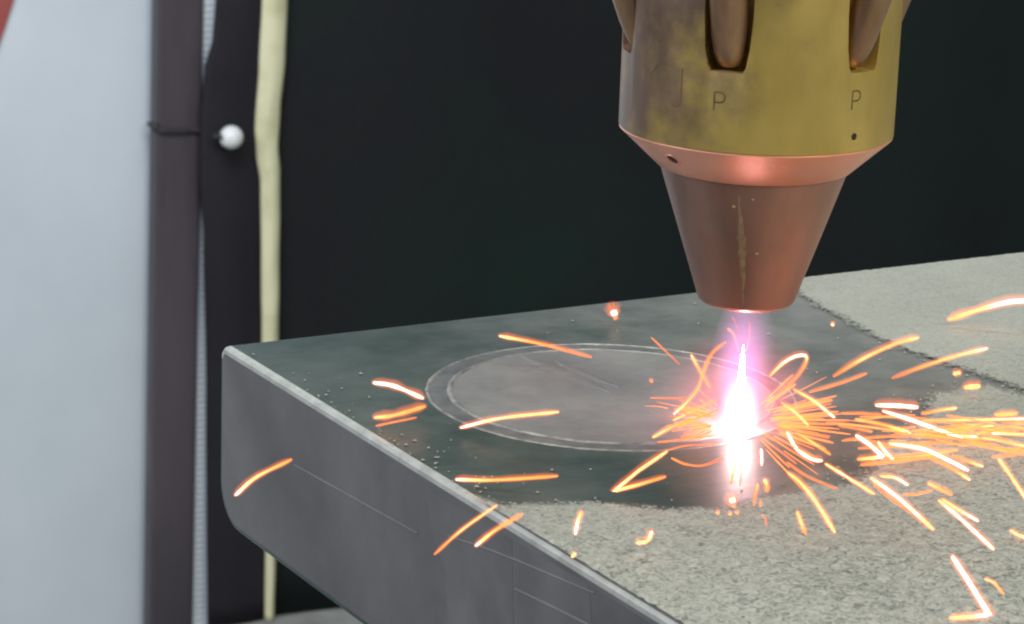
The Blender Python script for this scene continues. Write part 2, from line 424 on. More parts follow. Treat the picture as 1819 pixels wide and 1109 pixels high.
FLOOR = FZ - 0.30
bm = bmesh.new()
gv = [bm.verts.new(CM @ Vector((s, n, FLOOR))) for s, n in ((-2.5, -0.2), (3.5, -0.2), (3.5, 4.0), (-2.5, 4.0))]
bm.faces.new(gv)
tag(from_bm('floor', bm, M['floor'], smooth=False), kind='structure')
bm = bmesh.new(); box(bm, CM, (0.0, -0.040, FLOOR), (3.0, 2.6, FZ))
bmesh.ops.bevel(bm, geom=bm.edges[:], offset=0.003, segments=2, affect='EDGES')
tag(from_bm('ledge', bm, M['floor'], smooth=False), 'pale grey ledge below the curtain at the bottom edge', 'ledge')

bm = bmesh.new(); box(bm, CM, (-1.6, -0.060, FLOOR), (3.4, -0.034, 1.1))
wall = tag(from_bm('wall', bm, M['wall'], smooth=False), 'pale blue white panel wall behind the dark post', 'wall')

# red stripe painted on the panel
s0, z0 = curtain_st(-14, 112, -0.034); s1, z1 = curtain_st(25, -6, -0.034)
bm = bmesh.new()
ds, dz = s1 - s0, z1 - z0
a0 = (s0 - ds * 0.6, z0 - dz * 0.6); a1 = (s1 + ds * 0.6, z1 + dz * 0.6)
wd = 0.020
rv = [Vector((a0[0] - wd, -0.0335, a0[1])), Vector((a0[0], -0.0335, a0[1])), Vector((a1[0], -0.0335, a1[1])), Vector((a1[0] - wd, -0.0335, a1[1]))]
top = [bm.verts.new(CM @ (v + Vector((0, 0.0022, 0)))) for v in rv]; bot = [bm.verts.new(CM @ v) for v in rv]
bm.faces.new(top); bm.faces.new(bot[::-1])
for i in range(4):
    bm.faces.new((top[i], bot[i], bot[(i + 1) % 4], top[(i + 1) % 4]))
tag(from_bm('warning_stripe', bm, M['red'], smooth=False), 'slanting red stripe across the top left of the white panel', 'stripe')

# ------------------------------------------------------------------ post
sl0, _ = curtain_st(268, 0, -0.022); sr0, zt = curtain_st(363, 0, -0.003)
sl1, _ = curtain_st(249, 1109, -0.022); sr1, zb = curtain_st(347, 1109, -0.003)
slope = ((sl0 - sl1) + (sr0 - sr1)) / 2 / (zt - zb)
mid = (sl0 + sr0) / 2; hw = (sr0 - sl0) / 2
post = empty('post', CM @ Vector((mid - slope * (zt - FLOOR), 0.0, FLOOR)))
bm = bmesh.new()
def rrect(hx, hy, r, n=5):
    out = []
    for cx, cy_, a in ((hx - r, hy - r, 0), (-hx + r, hy - r, 90), (-hx + r, -hy + r, 180), (hx - r, -hy + r, 270)):
        for i in range(n + 1):
            t = R(a + 90 * i / n); out.append((cx + r * math.cos(t), cy_ + r * math.sin(t)))
    return out
pr = rrect(hw, 0.011, 0.004)
lo = []; hi = []
ZT = 1.05
for x, y in pr:
    lo.append(bm.verts.new(CM @ Vector((mid + slope * (FLOOR - zt) + x, y - 0.012, FLOOR))))
    hi.append(bm.verts.new(CM @ Vector((mid + slope * (ZT - zt) + x, y - 0.012, ZT))))
for i in range(len(pr)):
    j = (i + 1) % len(pr); bm.faces.new((lo[i], lo[j], hi[j], hi[i]))
bm.faces.new(hi); bm.faces.new(lo[::-1])
sharp(from_bm('upright', bm, M['post'], post))
bm = bmesh.new(); mb = mid + slope * (FLOOR - zt)
box(bm, CM, (mb - hw - 0.02, -0.032, FLOOR), (mb + hw - 0.004, 0.05, FLOOR + 0.006))
bmesh.ops.bevel(bm, geom=bm.edges[:], offset=0.001, segments=1, affect='EDGES')
from_bm('foot_plate', bm, M['post'], post, smooth=False)
tag(post, 'dark purple grey square post in front of the white panel', 'post')

# ------------------------------------------------------------------ white ribbed strip beside the post
bm = bmesh.new()
sa = curtain_st(352, 0, -0.006)[0]; sb2 = curtain_st(398, 0, -0.006)[0]
z_ = FLOOR; k = 0
prof_l = []
while z_ < 1.05:
    prof_l.append((z_, -0.0066 if k % 2 else -0.0060)); z_ += 0.0028; k += 1
F = []
for z_, n_ in prof_l:
    sh = slope * (z_ - zt)
    F.append([bm.verts.new(CM @ Vector((sa + sh, -0.012, z_))), bm.verts.new(CM @ Vector((sa + sh, n_, z_))), bm.verts.new(CM @ Vector((sb2 + sh * 0.6, n_, z_))), bm.verts.new(CM @ Vector((sb2 + sh * 0.6, -0.012, z_)))])
for i in range(len(F) - 1):
    for k in range(4):
        l = (k + 1) % 4; bm.faces.new((F[i][k], F[i][l], F[i + 1][l], F[i + 1][k]))
bm.faces.new(F[0]); bm.faces.new(F[-1][::-1])
tag(from_bm('ribbed_strip', bm, M['wall'], smooth=False), 'narrow white ribbed strip between the dark post and the curtain', 'strip')

# ------------------------------------------------------------------ curtain
cur = empty('curtain', CM @ Vector((0.6, 0.0, FZ)))
edge_px = [(388, -40), (386, 0), (379, 70), (363, 130), (355, 230), (355, 330), (362, 410), (369, 700), (369, 900), (369, 1110)]
band_l = [(470, -40), (467, 0), (462, 120), (455, 230), (457, 270), (465, 330), (466, 450), (467, 600), (470, 800), (473, 990), (472, 1092)]
band_r = [(515, -40), (512, 0), (508, 100), (499, 200), (495, 260), (499, 310), (498, 400), (496, 600), (494, 800), (491, 990), (488, 1092)]

def interp(tab, z, n=0.0):
    T = sorted([(curtain_st(x, y, n)[1], curtain_st(x, y, n)[0]) for x, y in tab])
    if z <= T[0][0]: return T[0][1]
    for (z0_, s0_), (z1_, s1_) in zip(T, T[1:]):
        if z <= z1_:
            t = (z - z0_) / (z1_ - z0_); t = t * t * (3 - 2 * t)
            return s0_ + (s1_ - s0_) * t
    return T[-1][1]

def fold(s, z):
    return 0.010 * math.sin(s * 9 + 0.5) * min(1, max(0, s) * 3) + 0.006 * math.sin(s * 23 + z * 2) * min(1, max(0, s) * 3)

def sheet(cols, zs, thick):
    """cols: list of functions z -> (s, n)"""
    bm = bmesh.new(); F = []; B = []
    for z in zs:
        F.append([bm.verts.new(CM @ Vector((c(z)[0], c(z)[1], z))) for c in cols])
        B.append([bm.verts.new(CM @ Vector((c(z)[0], c(z)[1] - thick, z))) for c in cols])
    m, n = len(zs), len(cols)
    for i in range(m - 1):
        for j in range(n - 1):
            bm.faces.new((F[i][j], F[i][j + 1], F[i + 1][j + 1], F[i + 1][j]))
            bm.faces.new((B[i][j], B[i + 1][j], B[i + 1][j + 1], B[i][j + 1]))
        bm.faces.new((F[i][0], F[i + 1][0], B[i + 1][0], B[i][0]))
        bm.faces.new((F[i][-1], B[i][-1], B[i + 1][-1], F[i + 1][-1]))
    for j in range(n - 1):
        bm.faces.new((F[0][j], B[0][j], B[0][j + 1], F[0][j + 1]))
        bm.faces.new((F[-1][j], F[-1][j + 1], B[-1][j + 1], B[-1][j]))
    return bm

zs = [FZ + 0.002 + (1.05 - FZ) * i / 90 for i in range(91)]
def border_col(t):
    def f(z):
        a = interp(edge_px, z, 0.012); b = interp(band_l, z, 0.017) + 0.004
        return a + (b - a) * t, 0.012 + 0.006 * math.sin(t * 3.0) + 0.002 * math.sin(z * 14 + t * 4)
    return f
from_bm('border', sheet([border_col(i / 10) for i in range(11)], zs, 0.003), M['cloth_edge'], cur)
def band_col(t):
    def f(z):
        a = interp(band_l, z, 0.018); b = interp(band_r, z, 0.018)
        return a + (b - a) * t, 0.0165 + 0.004 * math.sin(t * math.pi) + 0.0008 * mnoise.noise(Vector((t * 2, z * 30, 0)))
    return f
from_bm('edge_band', sheet([band_col(i / 8) for i in range(9)], [FZ + 0.001 + (1.05 - FZ) * i / 260 for i in range(261)], 0.003), M['band'], cur)
def cloth_col(s):
    def f(z):
        a = interp(band_r, z, 0.015) - 0.006
        return a + s, 0.008 + fold(s, z)
    return f
from_bm('cloth', sheet([cloth_col(2.3 * i / 120) for i in range(121)], zs[::3] + [zs[-1]] if (len(zs) - 1) % 3 else zs[::3], 0.002), M['cloth'], cur)
tag(cur, 'black curtain with cream edge band hanging behind the steel block', 'curtain')

# ball tie that holds the curtain to the post
sb, zb_ = curtain_st(411, 244, 0.03)
tie = empty('ball_tie', CM @ Vector((sb, 0.030, zb_)))
bm = bmesh.new()
prof = [(0.0, 0.0098)] + [(0.0098 * math.sin(R(a)), 0.0098 * math.cos(R(a))) for a in range(20, 150, 10)] + [(0.0058, -0.0082), (0.0022, -0.0084), (0.0022, -0.004), (0.0, -0.004)]
lathe(bm, prof, 40)
rot = (CM.to_3x3() @ Vector((1, 0, 0.1))).to_track_quat('Z', 'Y').to_matrix().to_4x4()
bmesh.ops.transform(bm, matrix=Matrix.Translation(CM @ Vector((sb, 0.030, zb_))) @ rot, verts=bm.verts)
from_bm('ball', bm, M['ball'], tie)
pm = mid + slope * (zb_ - zt)
zl = curtain_st(262, 232)[1]
cp = [(sb - 0.006, 0.028, zb_), (sb - 0.014, 0.0255, zb_ + 0.0005), (pm + hw + 0.007, 0.0185, zb_ + 0.001), (pm + hw - 0.004, 0.0018, zb_ + 0.0012), (pm, 0.0012, zb_ + 0.0012 ),
      (pm - hw + 0.004, 0.0012, zl - 0.001), (pm - hw - 0.001, -0.004, zl + 0.001), (pm - hw - 0.001, -0.02, zl + 0.001), (pm - hw + 0.004, -0.0250, zl), (pm, -0.0252, zl),
      (pm + hw - 0.004, -0.0250, zb_), (pm + hw + 0.003, -0.018, zb_), (pm + hw + 0.008, 0.0, zb_ + 0.003), (sb - 0.005, 0.026, zb_ + 0.002)]
bm = bmesh.new(); path = catmull([CM @ Vector(p) for p in cp], 96)
tube(bm, path, [0.0019] * len(path), 8)
from_bm('cord', bm, M['cord'], tie)
bm = bmesh.new()
kp = CM @ Vector((pm - hw - 0.001, -0.002, zl + 0.002))
bmesh.ops.create_icosphere(bm, subdivisions=2, radius=0.0038, matrix=Matrix.Translation(kp))
for v in bm.verts: v.co += (v.co - kp) * 0.35 * mnoise.noise(v.co * 300)
from_bm('knot', bm, M['cord'], tie)
tag(tie, 'dark cord with a white ball tying the curtain to the post', 'cord tie')

# ------------------------------------------------------------------ steel block
CORN = onz(391, 611)
azA, azB = R(60.0), R(149.6)
A = Vector((math.sin(azA), math.cos(azA), 0)); B = Vector((math.sin(azB), math.cos(azB), 0))
B = (B - A * B.dot(A)).normalized()
BM_ = Matrix(((A.x, B.x, 0, CORN.x), (A.y, B.y, 0, CORN.y), (0, 0, 1, 0), (0, 0, 0, 1)))   # block frame: a, b, z
BMi = BM_.inverted()
LA, LB, TH = 0.34, 0.30, 0.0435
block = bpy.data.objects.new('steel_block', None)
block.matrix_world = BM_ @ Matrix.Translation((0, 0, -TH)); col.objects.link(block)
def blink(name, bm, mat, smooth=False, parent=None):
    """mesh given in block coordinates (z = 0 is the top face)"""
    bmesh.ops.recalc_face_normals(bm, faces=bm.faces)
    me = bpy.data.meshes.new(name); bm.to_mesh(me); bm.free()
    if smooth: me.polygons.foreach_set('use_smooth', [True] * len(me.polygons))
    me.materials.append(mat)
    o = bpy.data.objects.new(name, me); col.objects.link(o)
    p = parent or block
    o.parent = p
    if p is block: o.matrix_parent_inverse = Matrix.Translation((0, 0, TH))
    return o
bm = bmesh.new()
pf = []
def arc(cx, cz, r, a0, a1, n):
    for i in range(n + 1):
        t = R(a0 + (a1 - a0) * i / n); pf.append((cx + r * math.cos(t), cz + r * math.sin(t)))
arc(0.003, -0.003, 0.003, 90, 180, 6)
arc(0.011, -TH + 0.011, 0.011, 180, 270, 10)
arc(LB - 0.008, -TH + 0.008, 0.008, 270, 360, 8)
arc(LB - 0.002, -0.002, 0.002, 0, 90, 4)
f0 = [bm.verts.new((0, b, z)) for b, z in pf]; f1 = [bm.verts.new((LA, b, z)) for b, z in pf]
F0 = bm.faces.new(f0); F1 = bm.faces.new(f1[::-1])
for i in range(len(pf)):
    j = (i + 1) % len(pf); bm.faces.new((f0[i], f0[j], f1[j], f1[i]))
ed = list(F0.edges) + list(F1.edges)
bmesh.ops.recalc_face_normals(bm, faces=bm.faces); bv_ = bmesh.ops.bevel(bm, geom=ed, offset=0.0017, segments=3, profile=0.6, affect='EDGES')
for f in bv_['faces']:
    if f.calc_center_median().z > -0.004: f.material_index = 1
for f in bm.faces:
    f.normal_update()
    if abs(f.normal.x) > 0.99 and f.calc_center_median().x < 0.001 and f.calc_area() > 0.002: f.material_index = 2
bo_ = sharp(blink('body', bm, M['steel'], True), 25); bo_.data.materials.append(M['edge']); bo_.data.materials.append(M['side'])
tag(block, 'thick grey steel block with rounded corner under the nozzle', 'metal block')

# marks on the side face that looks at the camera's left
def face_pt(px, py):
    p = BMi @ onplane(px, py, CORN, A); return p.y, p.z
def face_line(pts, wdt, mat, name='thin_mark'):
    q = [Vector((0, *face_pt(x, y))) for x, y in pts]
    path = catmull(q, 6 * (len(q) - 1)); bm = bmesh.new()
    n = len(path)
    F = []
    for i, p in enumerate(path):
        t = (path[min(i + 1, n - 1)] - path[max(i - 1, 0)]).normalized(); nn = Vector((0, -t.z, t.y))
        wi = wdt * (0.35 + 0.65 * math.sin(math.pi * (i + 0.5) / n) ** 0.5)
        F.append([bm.verts.new(p + nn * (k * wi / 2) + Vector((-0.00022 if k == 0 else 0.00003, 0, 0))) for k in (-1, 0, 1)])
    for i in range(n - 1):
        for k in range(2):
            bm.faces.new((F[i][k], F[i][k + 1], F[i + 1][k + 1], F[i + 1][k]))
    blink(name, bm, mat)
face_line([(523, 826), (640, 892), (742, 948)], 0.0007, M['face_mark'])  # thin lines slightly paler than the face
face_line([(795, 952), (890, 985), (1056, 1054)], 0.0008, M['face_mark'])
face_line([(914, 1046), (1000, 1088), (1060, 1118)], 0.0010, M['face_mark'])
def face_panel(pts, x0, x1, mat):
    """one panel of the face, slightly different in tone: a flat a hair proud of the next, its edge a faint step"""
    q = [face_pt(*p) for p in pts]
    bm = bmesh.new(); n = len(q); cb = sorted(p[0] for p in q); 
    xx = lambda b_: x0 + (x1 - x0) * (b_ - cb[0]) / (cb[-1] - cb[0])
    f = [bm.verts.new((-xx(b_), b_, z)) for b_, z in q]; k = [bm.verts.new((0.0001, b_, z)) for b_, z in q]
    bm.faces.new(f)
    for i in range(n): bm.faces.new((f[i], f[(i + 1) % n], k[(i + 1) % n], k[i]))
    blink('side_panel', bm, mat)
face_panel([(757, 868), (910, 958), (913, 1150), (800, 1150), (790, 1010), (763, 930)], 0.00002, 0.00005, M['panel_a'])
face_panel([(913, 960), (1046, 1039), (1056, 1160), (916, 1160)], 0.00002, 0.00005, M['panel_b'])
face_panel([(1049, 1041), (1300, 1196), (1300, 1300), (1059, 1170)], 0.00002, 0.00005, M['panel_a'])

# clad disc being built up by the laser
def ab(p): q = BMi @ Vector(p); return q.x, q.y
RC = Vector((-0.0268, 0.0227, 0)); RR = 0.0412
disc = empty('clad_disc', RC)
def ring_bead(name, r0_, wd_, ht, jr, seed, mat, n=260):
    bm = bmesh.new(); rows = []
    for i in range(n):
        t = 2 * math.pi * i / n
        e = mnoise.noise(Vector((math.cos(t) * 3 + seed, math.sin(t) * 3, 0))) + 0.5 * mnoise.noise(Vector((math.cos(t) * 14 + seed, math.sin(t) * 14, 3)))
        rr = r0_ + jr * e; ww = wd_ * (1 + 0.35 * mnoise.noise(Vector((math.cos(t) * 9, math.sin(t) * 9, seed))))
        row = []
        for k in range(7):
            u = -1 + k / 3
            row.append(bm.verts.new((RC.x + (rr + u * ww / 2) * math.cos(t), RC.y + (rr + u * ww / 2) * math.sin(t), 0.00002 + ht * (1 - u * u))))
        rows.append(row)
    for i in range(n):
        j = (i + 1) % n
        for k in range(6): bm.faces.new((rows[i][k], rows[i][k + 1], rows[j][k + 1], rows[j][k]))
    return from_bm(name, bm, mat, disc)
ring_bead('ring_band', RR - 0.0026, 0.0056, 0.00005, 0.0001, 8.0, M['tint'])  # slightly darker flat band between the two rings
ring_bead('outer_ring', RR, 0.0010, 0.00022, 0.00012, 1.0, M['bead'])
ring_bead('inner_ring', RR - 0.0050, 0.0015, 0.00034, 0.00040, 5.0, M['bead'])
bm = bmesh.new(); rows = []
NR = 36
for k in range(NR + 1):
    rr = (RR - 0.0055) * k / NR; row = []
    for i in range(120):
        t = 2 * math.pi * i / 120
        x, y = RC.x + rr * math.cos(t), RC.y + rr * math.sin(t)
        h = 0.00018 + 0.00002 * math.sin(rr / 0.0016 * 2 * math.pi / 2) + 0.00009 * mnoise.noise(Vector((x, y, 0)) * 120)
        row.append(bm.verts.new((x, y, h)))
        if k == 0: break
    rows.append(row)
for k in range(NR):
    for i in range(120):
        j = (i + 1) % 120
        if k == 0: bm.faces.new((rows[0][0], rows[1][i], rows[1][j]))
        else: bm.faces.new((rows[k][i], rows[k + 1][i], rows[k + 1][j], rows[k][j]))
from_bm('deposit', bm, M['disc'], disc)
# smeared ridge across the deposit
bm = bmesh.new()
for (pts, wd_) in (([(925, 632), (1000, 660), (1085, 697)], 0.0075), ([(985, 640), (1035, 662), (1100, 688)], 0.0050)):
    path = catmull([onz(x, y, 0.0003) for x, y in pts], 20); F = []
    n = len(path)
    for i, p in enumerate(path):
        t = (path[min(i + 1, n - 1)] - path[max(i - 1, 0)]).normalized(); nn = Vector((-t.y, t.x, 0))
        wi = wd_ * math.sin(math.pi * (i + 0.3) / (n + 0.2)) * (1 + 0.5 * mnoise.noise(p * 400))
        F.append([bm.verts.new(p + nn * (k * wi / 4) + Vector((0, 0, -0.0003 + 0.00036 * (1 - (k / 2) ** 2) + 0.00008 * mnoise.noise(p * 900 + nn * k)))) for k in (-2, -1, 0, 1, 2)])
    for i in range(n - 1):
        for k in range(4): bm.faces.new((F[i][k], F[i][k + 1], F[i + 1][k + 1], F[i + 1][k]))
from_bm('smeared_ridge', bm, M['disc'], disc)
tag(disc, 'round grey clad deposit with two raised rings on the block', 'clad deposit')

# ------------------------------------------------------------------ powder on the block
clean_px = [(300, 560), (830, 500), (1235, 470), (1360, 485), (1400, 505), (1420, 525), (1452, 548), (1500, 572), (1560, 604), (1610, 628),
            (1655, 640), (1700, 658), (1745, 672), (1819, 697), (1819, 706), (1760, 690), (1720, 690), (1690, 700), (1650, 705), (1640, 740), (1600, 770), (1560, 800), (1545, 838),
            (1510, 862), (1475, 868), (1440, 862), (1400, 882), (1340, 892), (1290, 908), (1235, 909), (1180, 909), (1120, 903), (1050, 897), (960, 900), (905, 902), (868, 893), (840, 884), (700, 840), (380, 640)]
poly = np.array([ab(onz(x, y)) for x, y in clean_px])
# the wiped band stays clean right up to the face and the back edge
STEP = 0.00085
na, nb = int((LA - 0.0016) / STEP), int((LB - 0.003) / STEP)
ga = 0.0007 + np.arange(na) * STEP; gb = 0.0018 + np.arange(nb) * STEP
GA, GB = np.meshgrid(ga, gb, indexing='ij')
def sdf(PA, PB):
    ins = np.zeros(PA.shape, bool); dist = np.full(PA.shape, 1e9)
    n = len(poly)
    for i in range(n):
        x1, y1 = poly[i]; x2, y2 = poly[(i + 1) % n]
        c = ((y1 > PB) != (y2 > PB)) & (PA < (x2 - x1) * (PB - y1) / (y2 - y1 + 1e-15) + x1)
        ins ^= c
        dx, dy = x2 - x1, y2 - y1; t = np.clip(((PA - x1) * dx + (PB - y1) * dy) / (dx * dx + dy * dy), 0, 1)
        dist = np.minimum(dist, np.hypot(PA - x1 - t * dx, PB - y1 - t * dy))
    return np.where(ins, -dist, dist)
SD = sdf(GA, GB)
def fbm(scale, oct_=3, seed=0):
    out = np.zeros(GA.size); fa, fb = GA.ravel(), GB.ravel(); amp = 1
    for o in range(oct_):
        s = scale * 2 ** o
        out += amp * np.array([mnoise.noise((a * s, b * s, seed + o * 7.1)) for a, b in zip(fa, fb)])
        amp *= 0.5
    return out.reshape(GA.shape)
n_edge = fbm(260, 2, 3); n_fine = fbm(900, 1, 9); n_lump = fbm(480, 2, 21)
SD2 = SD + 0.0016 * n_edge + 0.0002 * n_fine + 0.0050
COV = np.clip((SD2 - 0.0003) / 0.0105, 0, 1)
# lumpier towards the front edge of the block (large b), smooth at the back
lump = np.clip((GB - 0.118) / 0.085, 0, 1)
HT = 0.00008 + np.clip(SD2 / 0.003, 0, 1) * 0.00055 +  lump * 0.0004 + n_lump * (0.00008 + 0.00026 * lump) + n_fine * (0.00008 + 0.00030 * lump)
HT = np.maximum(HT, 0.00004)
edge_in = np.minimum(np.minimum(GA, GB), 0.002) / 0.002
keep = SD2 > 0
gx, gy = np.gradient(SD2, STEP); gl = np.hypot(gx, gy) + 1e-6
shift = np.where(SD2 < 0, np.minimum(-SD2, STEP * 1.2), 0)
VA = np.clip(GA + shift * gx / gl, 0.0007, LA - 0.001); VB = np.clip(GB + shift * gy / gl, 0.0018, LB - 0.001)
HT = np.where(SD2 < 0, 0.00002, HT)
idx = -np.ones(GA.shape, int); verts = []; cover = []
ok = keep[:-1, :-1] | keep[1:, :-1] | keep[:-1, 1:] | keep[1:, 1:]
faces = []
for i, j in zip(*np.nonzero(ok)):
    q = []
    for (ii, jj) in ((i, j), (i + 1, j), (i + 1, j + 1), (i, j + 1)):
        if idx[ii, jj] < 0:
            idx[ii, jj] = len(verts)
            verts.append((float(VA[ii, jj]), float(VB[ii, jj]), float(HT[ii, jj] * min(1.0, 0.3 + edge_in[ii, jj]))))
            cover.append(float(COV[ii, jj]))
        q.append(int(idx[ii, jj]))
    faces.append(q)
me = bpy.data.meshes.new('metal_powder'); me.from_pydata(verts, [], faces)
at_ = me.attributes.new('cover', 'FLOAT', 'POINT'); at_.data.foreach_set('value', cover)
me.polygons.foreach_set('use_smooth', [True] * len(faces)); me.materials.append(M['powder_layer'])
powder = bpy.data.objects.new('metal_powder', me); powder.matrix_world = BM_; col.objects.link(powder)
tag(powder, 'grey green metal powder lying over the top of the block', 'powder', kind='stuff')

# loose grains: along the wiped edge, along the face edge, and over the front
rng = np.random.default_rng(4)
NG = 9000
pa = rng.uniform(0.0012, LA - 0.002, NG * 6); pb = rng.uniform(0.003, LB - 0.003, NG * 6)
sd = sdf(pa, pb)
near = np.exp(-(np.abs(sd) / 0.003) ** 1.0)
front = np.clip((pb - 0.13) / 0.06, 0, 1) * (sd > 0)
facee = np.exp(-pa / 0.006) * np.clip((pb - 0.015) / 0.06, 0.08, 1)
prob = np.clip(0.9 * near * (pb > 0.05) + 0.55 * front + 0.8 * facee + 0.004, 0, 1)
sel = np.nonzero(rng.random(pa.size) < prob * 0.42)[0][:NG]
gverts = []; gfaces = []
octf = ((0, 2, 4), (2, 1, 4), (1, 3, 4), (3, 0, 4), (2, 0, 5), (1, 2, 5), (3, 1, 5), (0, 3, 5))
for k in sel:
    r = rng.uniform(0.00014, 0.00042); o = len(gverts)
    zc = (0.0005 if sd[k] > 0.002 else 0.00018) + r * 0.3
    th = rng.uniform(0, 3.14); c, s = math.cos(th), math.sin(th); el = rng.uniform(0.8, 1.9)
    for (x, y, z) in ((1, 0, 0), (-1, 0, 0), (0, 1, 0), (0, -1, 0), (0, 0, 1), (0, 0, -1)):
        x2 = x * el * r * rng.uniform(.7, 1.2); y2 = y * r * rng.uniform(.7, 1.2)
        gverts.append((pa[k] + c * x2 - s * y2, pb[k] + s * x2 + c * y2, zc + z * r * 0.8))
    gfaces += [(o + a, o + b, o + d) for a, b, d in octf]
me = bpy.data.meshes.new('grain'); me.from_pydata(gverts, [], gfaces); me.materials.append(M['powder'])
grains = bpy.data.objects.new('grain', me); col.objects.link(grains); grains.parent = powder
grains['kind'] = 'stuff'

# ------------------------------------------------------------------ pedestal that carries the block (out of view below it)
bm = bmesh.new(); box(bm, BM_, (0.11, 0.12, FZ + 0.012), (0.30, 0.28, -TH - 0.012))
bmesh.ops.bevel(bm, geom=bm.edges[:], offset=0.004, segments=2, affect='EDGES')
ped = empty('pedestal', BM_ @ Vector((0.2, 0.2, FZ)))
from_bm('column', bm, M['pedestal'], ped, smooth=False)
for nm, z0_, z1_, e in (('top_plate', -TH - 0.012, -TH - 0.0002, 0.0), ('foot_plate', FZ, FZ + 0.012, 0.04)):
    bm = bmesh.new(); box(bm, BM_, (0.10 - e, 0.11 - e, z0_), (0.31 + e, 0.29 + e, z1_))
    from_bm(nm, bm, M['pedestal'], ped, smooth=False)
tag(ped, 'dark painted steel pedestal under the steel block', 'pedestal')

# ------------------------------------------------------------------ nozzle
noz = empty('laser_nozzle', (0, 0, 0.028))
RB, ZB, ZTOP = 0.0288, 0.0662, 0.150
bm = bmesh.new(); lathe(bm, [(0.0, ZB), (RB - 0.0002, ZB), (RB, ZB + 0.0002), (RB, ZTOP), (0, ZTOP)], 144)
bmesh.ops.recalc_face_normals(bm, faces=bm.faces)
tmp = bpy.data.meshes.new('t'); bm.to_mesh(tmp); bm.free()
bo = bpy.data.objects.new('t', tmp); col.objects.link(bo)
SLOT = [R(-18 + 60 * k) for k in range(6)]       # azimuth from the camera side, to the right
ZS = 0.0826
bm = bmesh.new()
for az in SLOT:
    rad = Vector((math.sin(az), -math.cos(az), 0)); tan = Vector((math.cos(az), math.sin(az), 0))
    prof = [(-0.0034, ZS), (0.0034, ZS), (0.0040, ZS + 0.0011), (0.0046, ZS + 0.0048), (0.0050, ZS + 0.0115), (0.0052, ZTOP + 0.01), (-0.0052, ZTOP + 0.01), (-0.0050, ZS + 0.0115), (-0.0046, ZS + 0.0048), (-0.0040, ZS + 0.0011)]
    a_ = [bm.verts.new(tan * x + rad * 0.0130 + Vector((0, 0, z))) for x, z in prof]
    b_ = [bm.verts.new(tan * x + rad * 0.040 + Vector((0, 0, z))) for x, z in prof]
    bm.faces.new(a_); bm.faces.new(b_[::-1])
    for i in range(len(prof)):
        j = (i + 1) % len(prof); bm.faces.new((a_[i], b_[i], b_[j], a_[j]))
bmesh.ops.recalc_face_normals(bm, faces=bm.faces)
tm2 = bpy.data.meshes.new('t2'); bm.to_mesh(tm2); bm.free()
co = bpy.data.objects.new('t2', tm2); col.objects.link(co)
md = bo.modifiers.new('b', 'BOOLEAN'); md.operation = 'DIFFERENCE'; md.solver = 'EXACT'; md.object = co
bv = bo.modifiers.new('v', 'BEVEL'); bv.width = 0.00028; bv.segments = 2; bv.limit_method = 'ANGLE'; bv.angle_limit = R(40)
dg = bpy.context.evaluated_depsgraph_get()
bme = bpy.data.meshes.new_from_object(bo.evaluated_get(dg)); bme.name = 'body'
bpy.data.objects.remove(bo); bpy.data.objects.remove(co)
bme.polygons.foreach_set('use_smooth', [True] * len(bme.polygons))
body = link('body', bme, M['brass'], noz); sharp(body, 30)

# chamfer ring and cone, each its own turned piece
RC1, ZC1 = 0.0203, 0.0582
bm = bmesh.new()
lathe(bm, [(0.010, ZB - 0.00005), (RB - 0.0003, ZB - 0.00005), (RB - 0.0001, ZB - 0.0003), (RC1 + 0.0002, ZC1 + 0.0001), (RC1 - 0.0002, ZC1 - 0.0001), (0.010, ZC1)], 144)
cham = sharp(from_bm('chamfer_ring', bm, M['chamfer'], noz), 40)
bm = bmesh.new()
lathe(bm, [(0.010, ZC1 - 0.0002), (0.0198, ZC1 - 0.0002), (0.0104, 0.0296), (0.0101, 0.0291), (0.0096, 0.0287), (0.0084, 0.0282), (0.0078, 0.0280), (0.0070, 0.0281), (0.0068, 0.0286), (0.0064, 0.034), (0.0064, 0.05)], 144)
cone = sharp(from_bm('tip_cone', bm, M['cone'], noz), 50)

# powder feed tubes in the slots
for az in SLOT:
    rad = Vector((math.sin(az), -math.cos(az), 0)); til = R(20.5)
    d = rad * math.sin(til) + Vector((0, 0, math.cos(til)))
    p0 = rad * (RB - 0.0040) + Vector((0, 0, ZS + 0.0017))
    path = [p0 + d * t for t in (0.0, 0.0004, 0.0025, 0.006, 0.03, 0.07)]
    bm = bmesh.new(); tube(bm, path, [0.0027, 0.0029, 0.0034, 0.0037, 0.0038, 0.0038], 28)
    sharp(from_bm('feed_tube', bm, M['copper'], noz), 40)

# mounting collar above the frame that carries the nozzle
bm = bmesh.new(); lathe(bm, [(0, ZTOP + 0.0002), (0.021, ZTOP + 0.0002), (0.021, 0.185), (0.036, 0.186), (0.036, 0.23), (0, 0.23)], 96)
sharp(from_bm('mounting_collar', bm, M['brass'], noz))

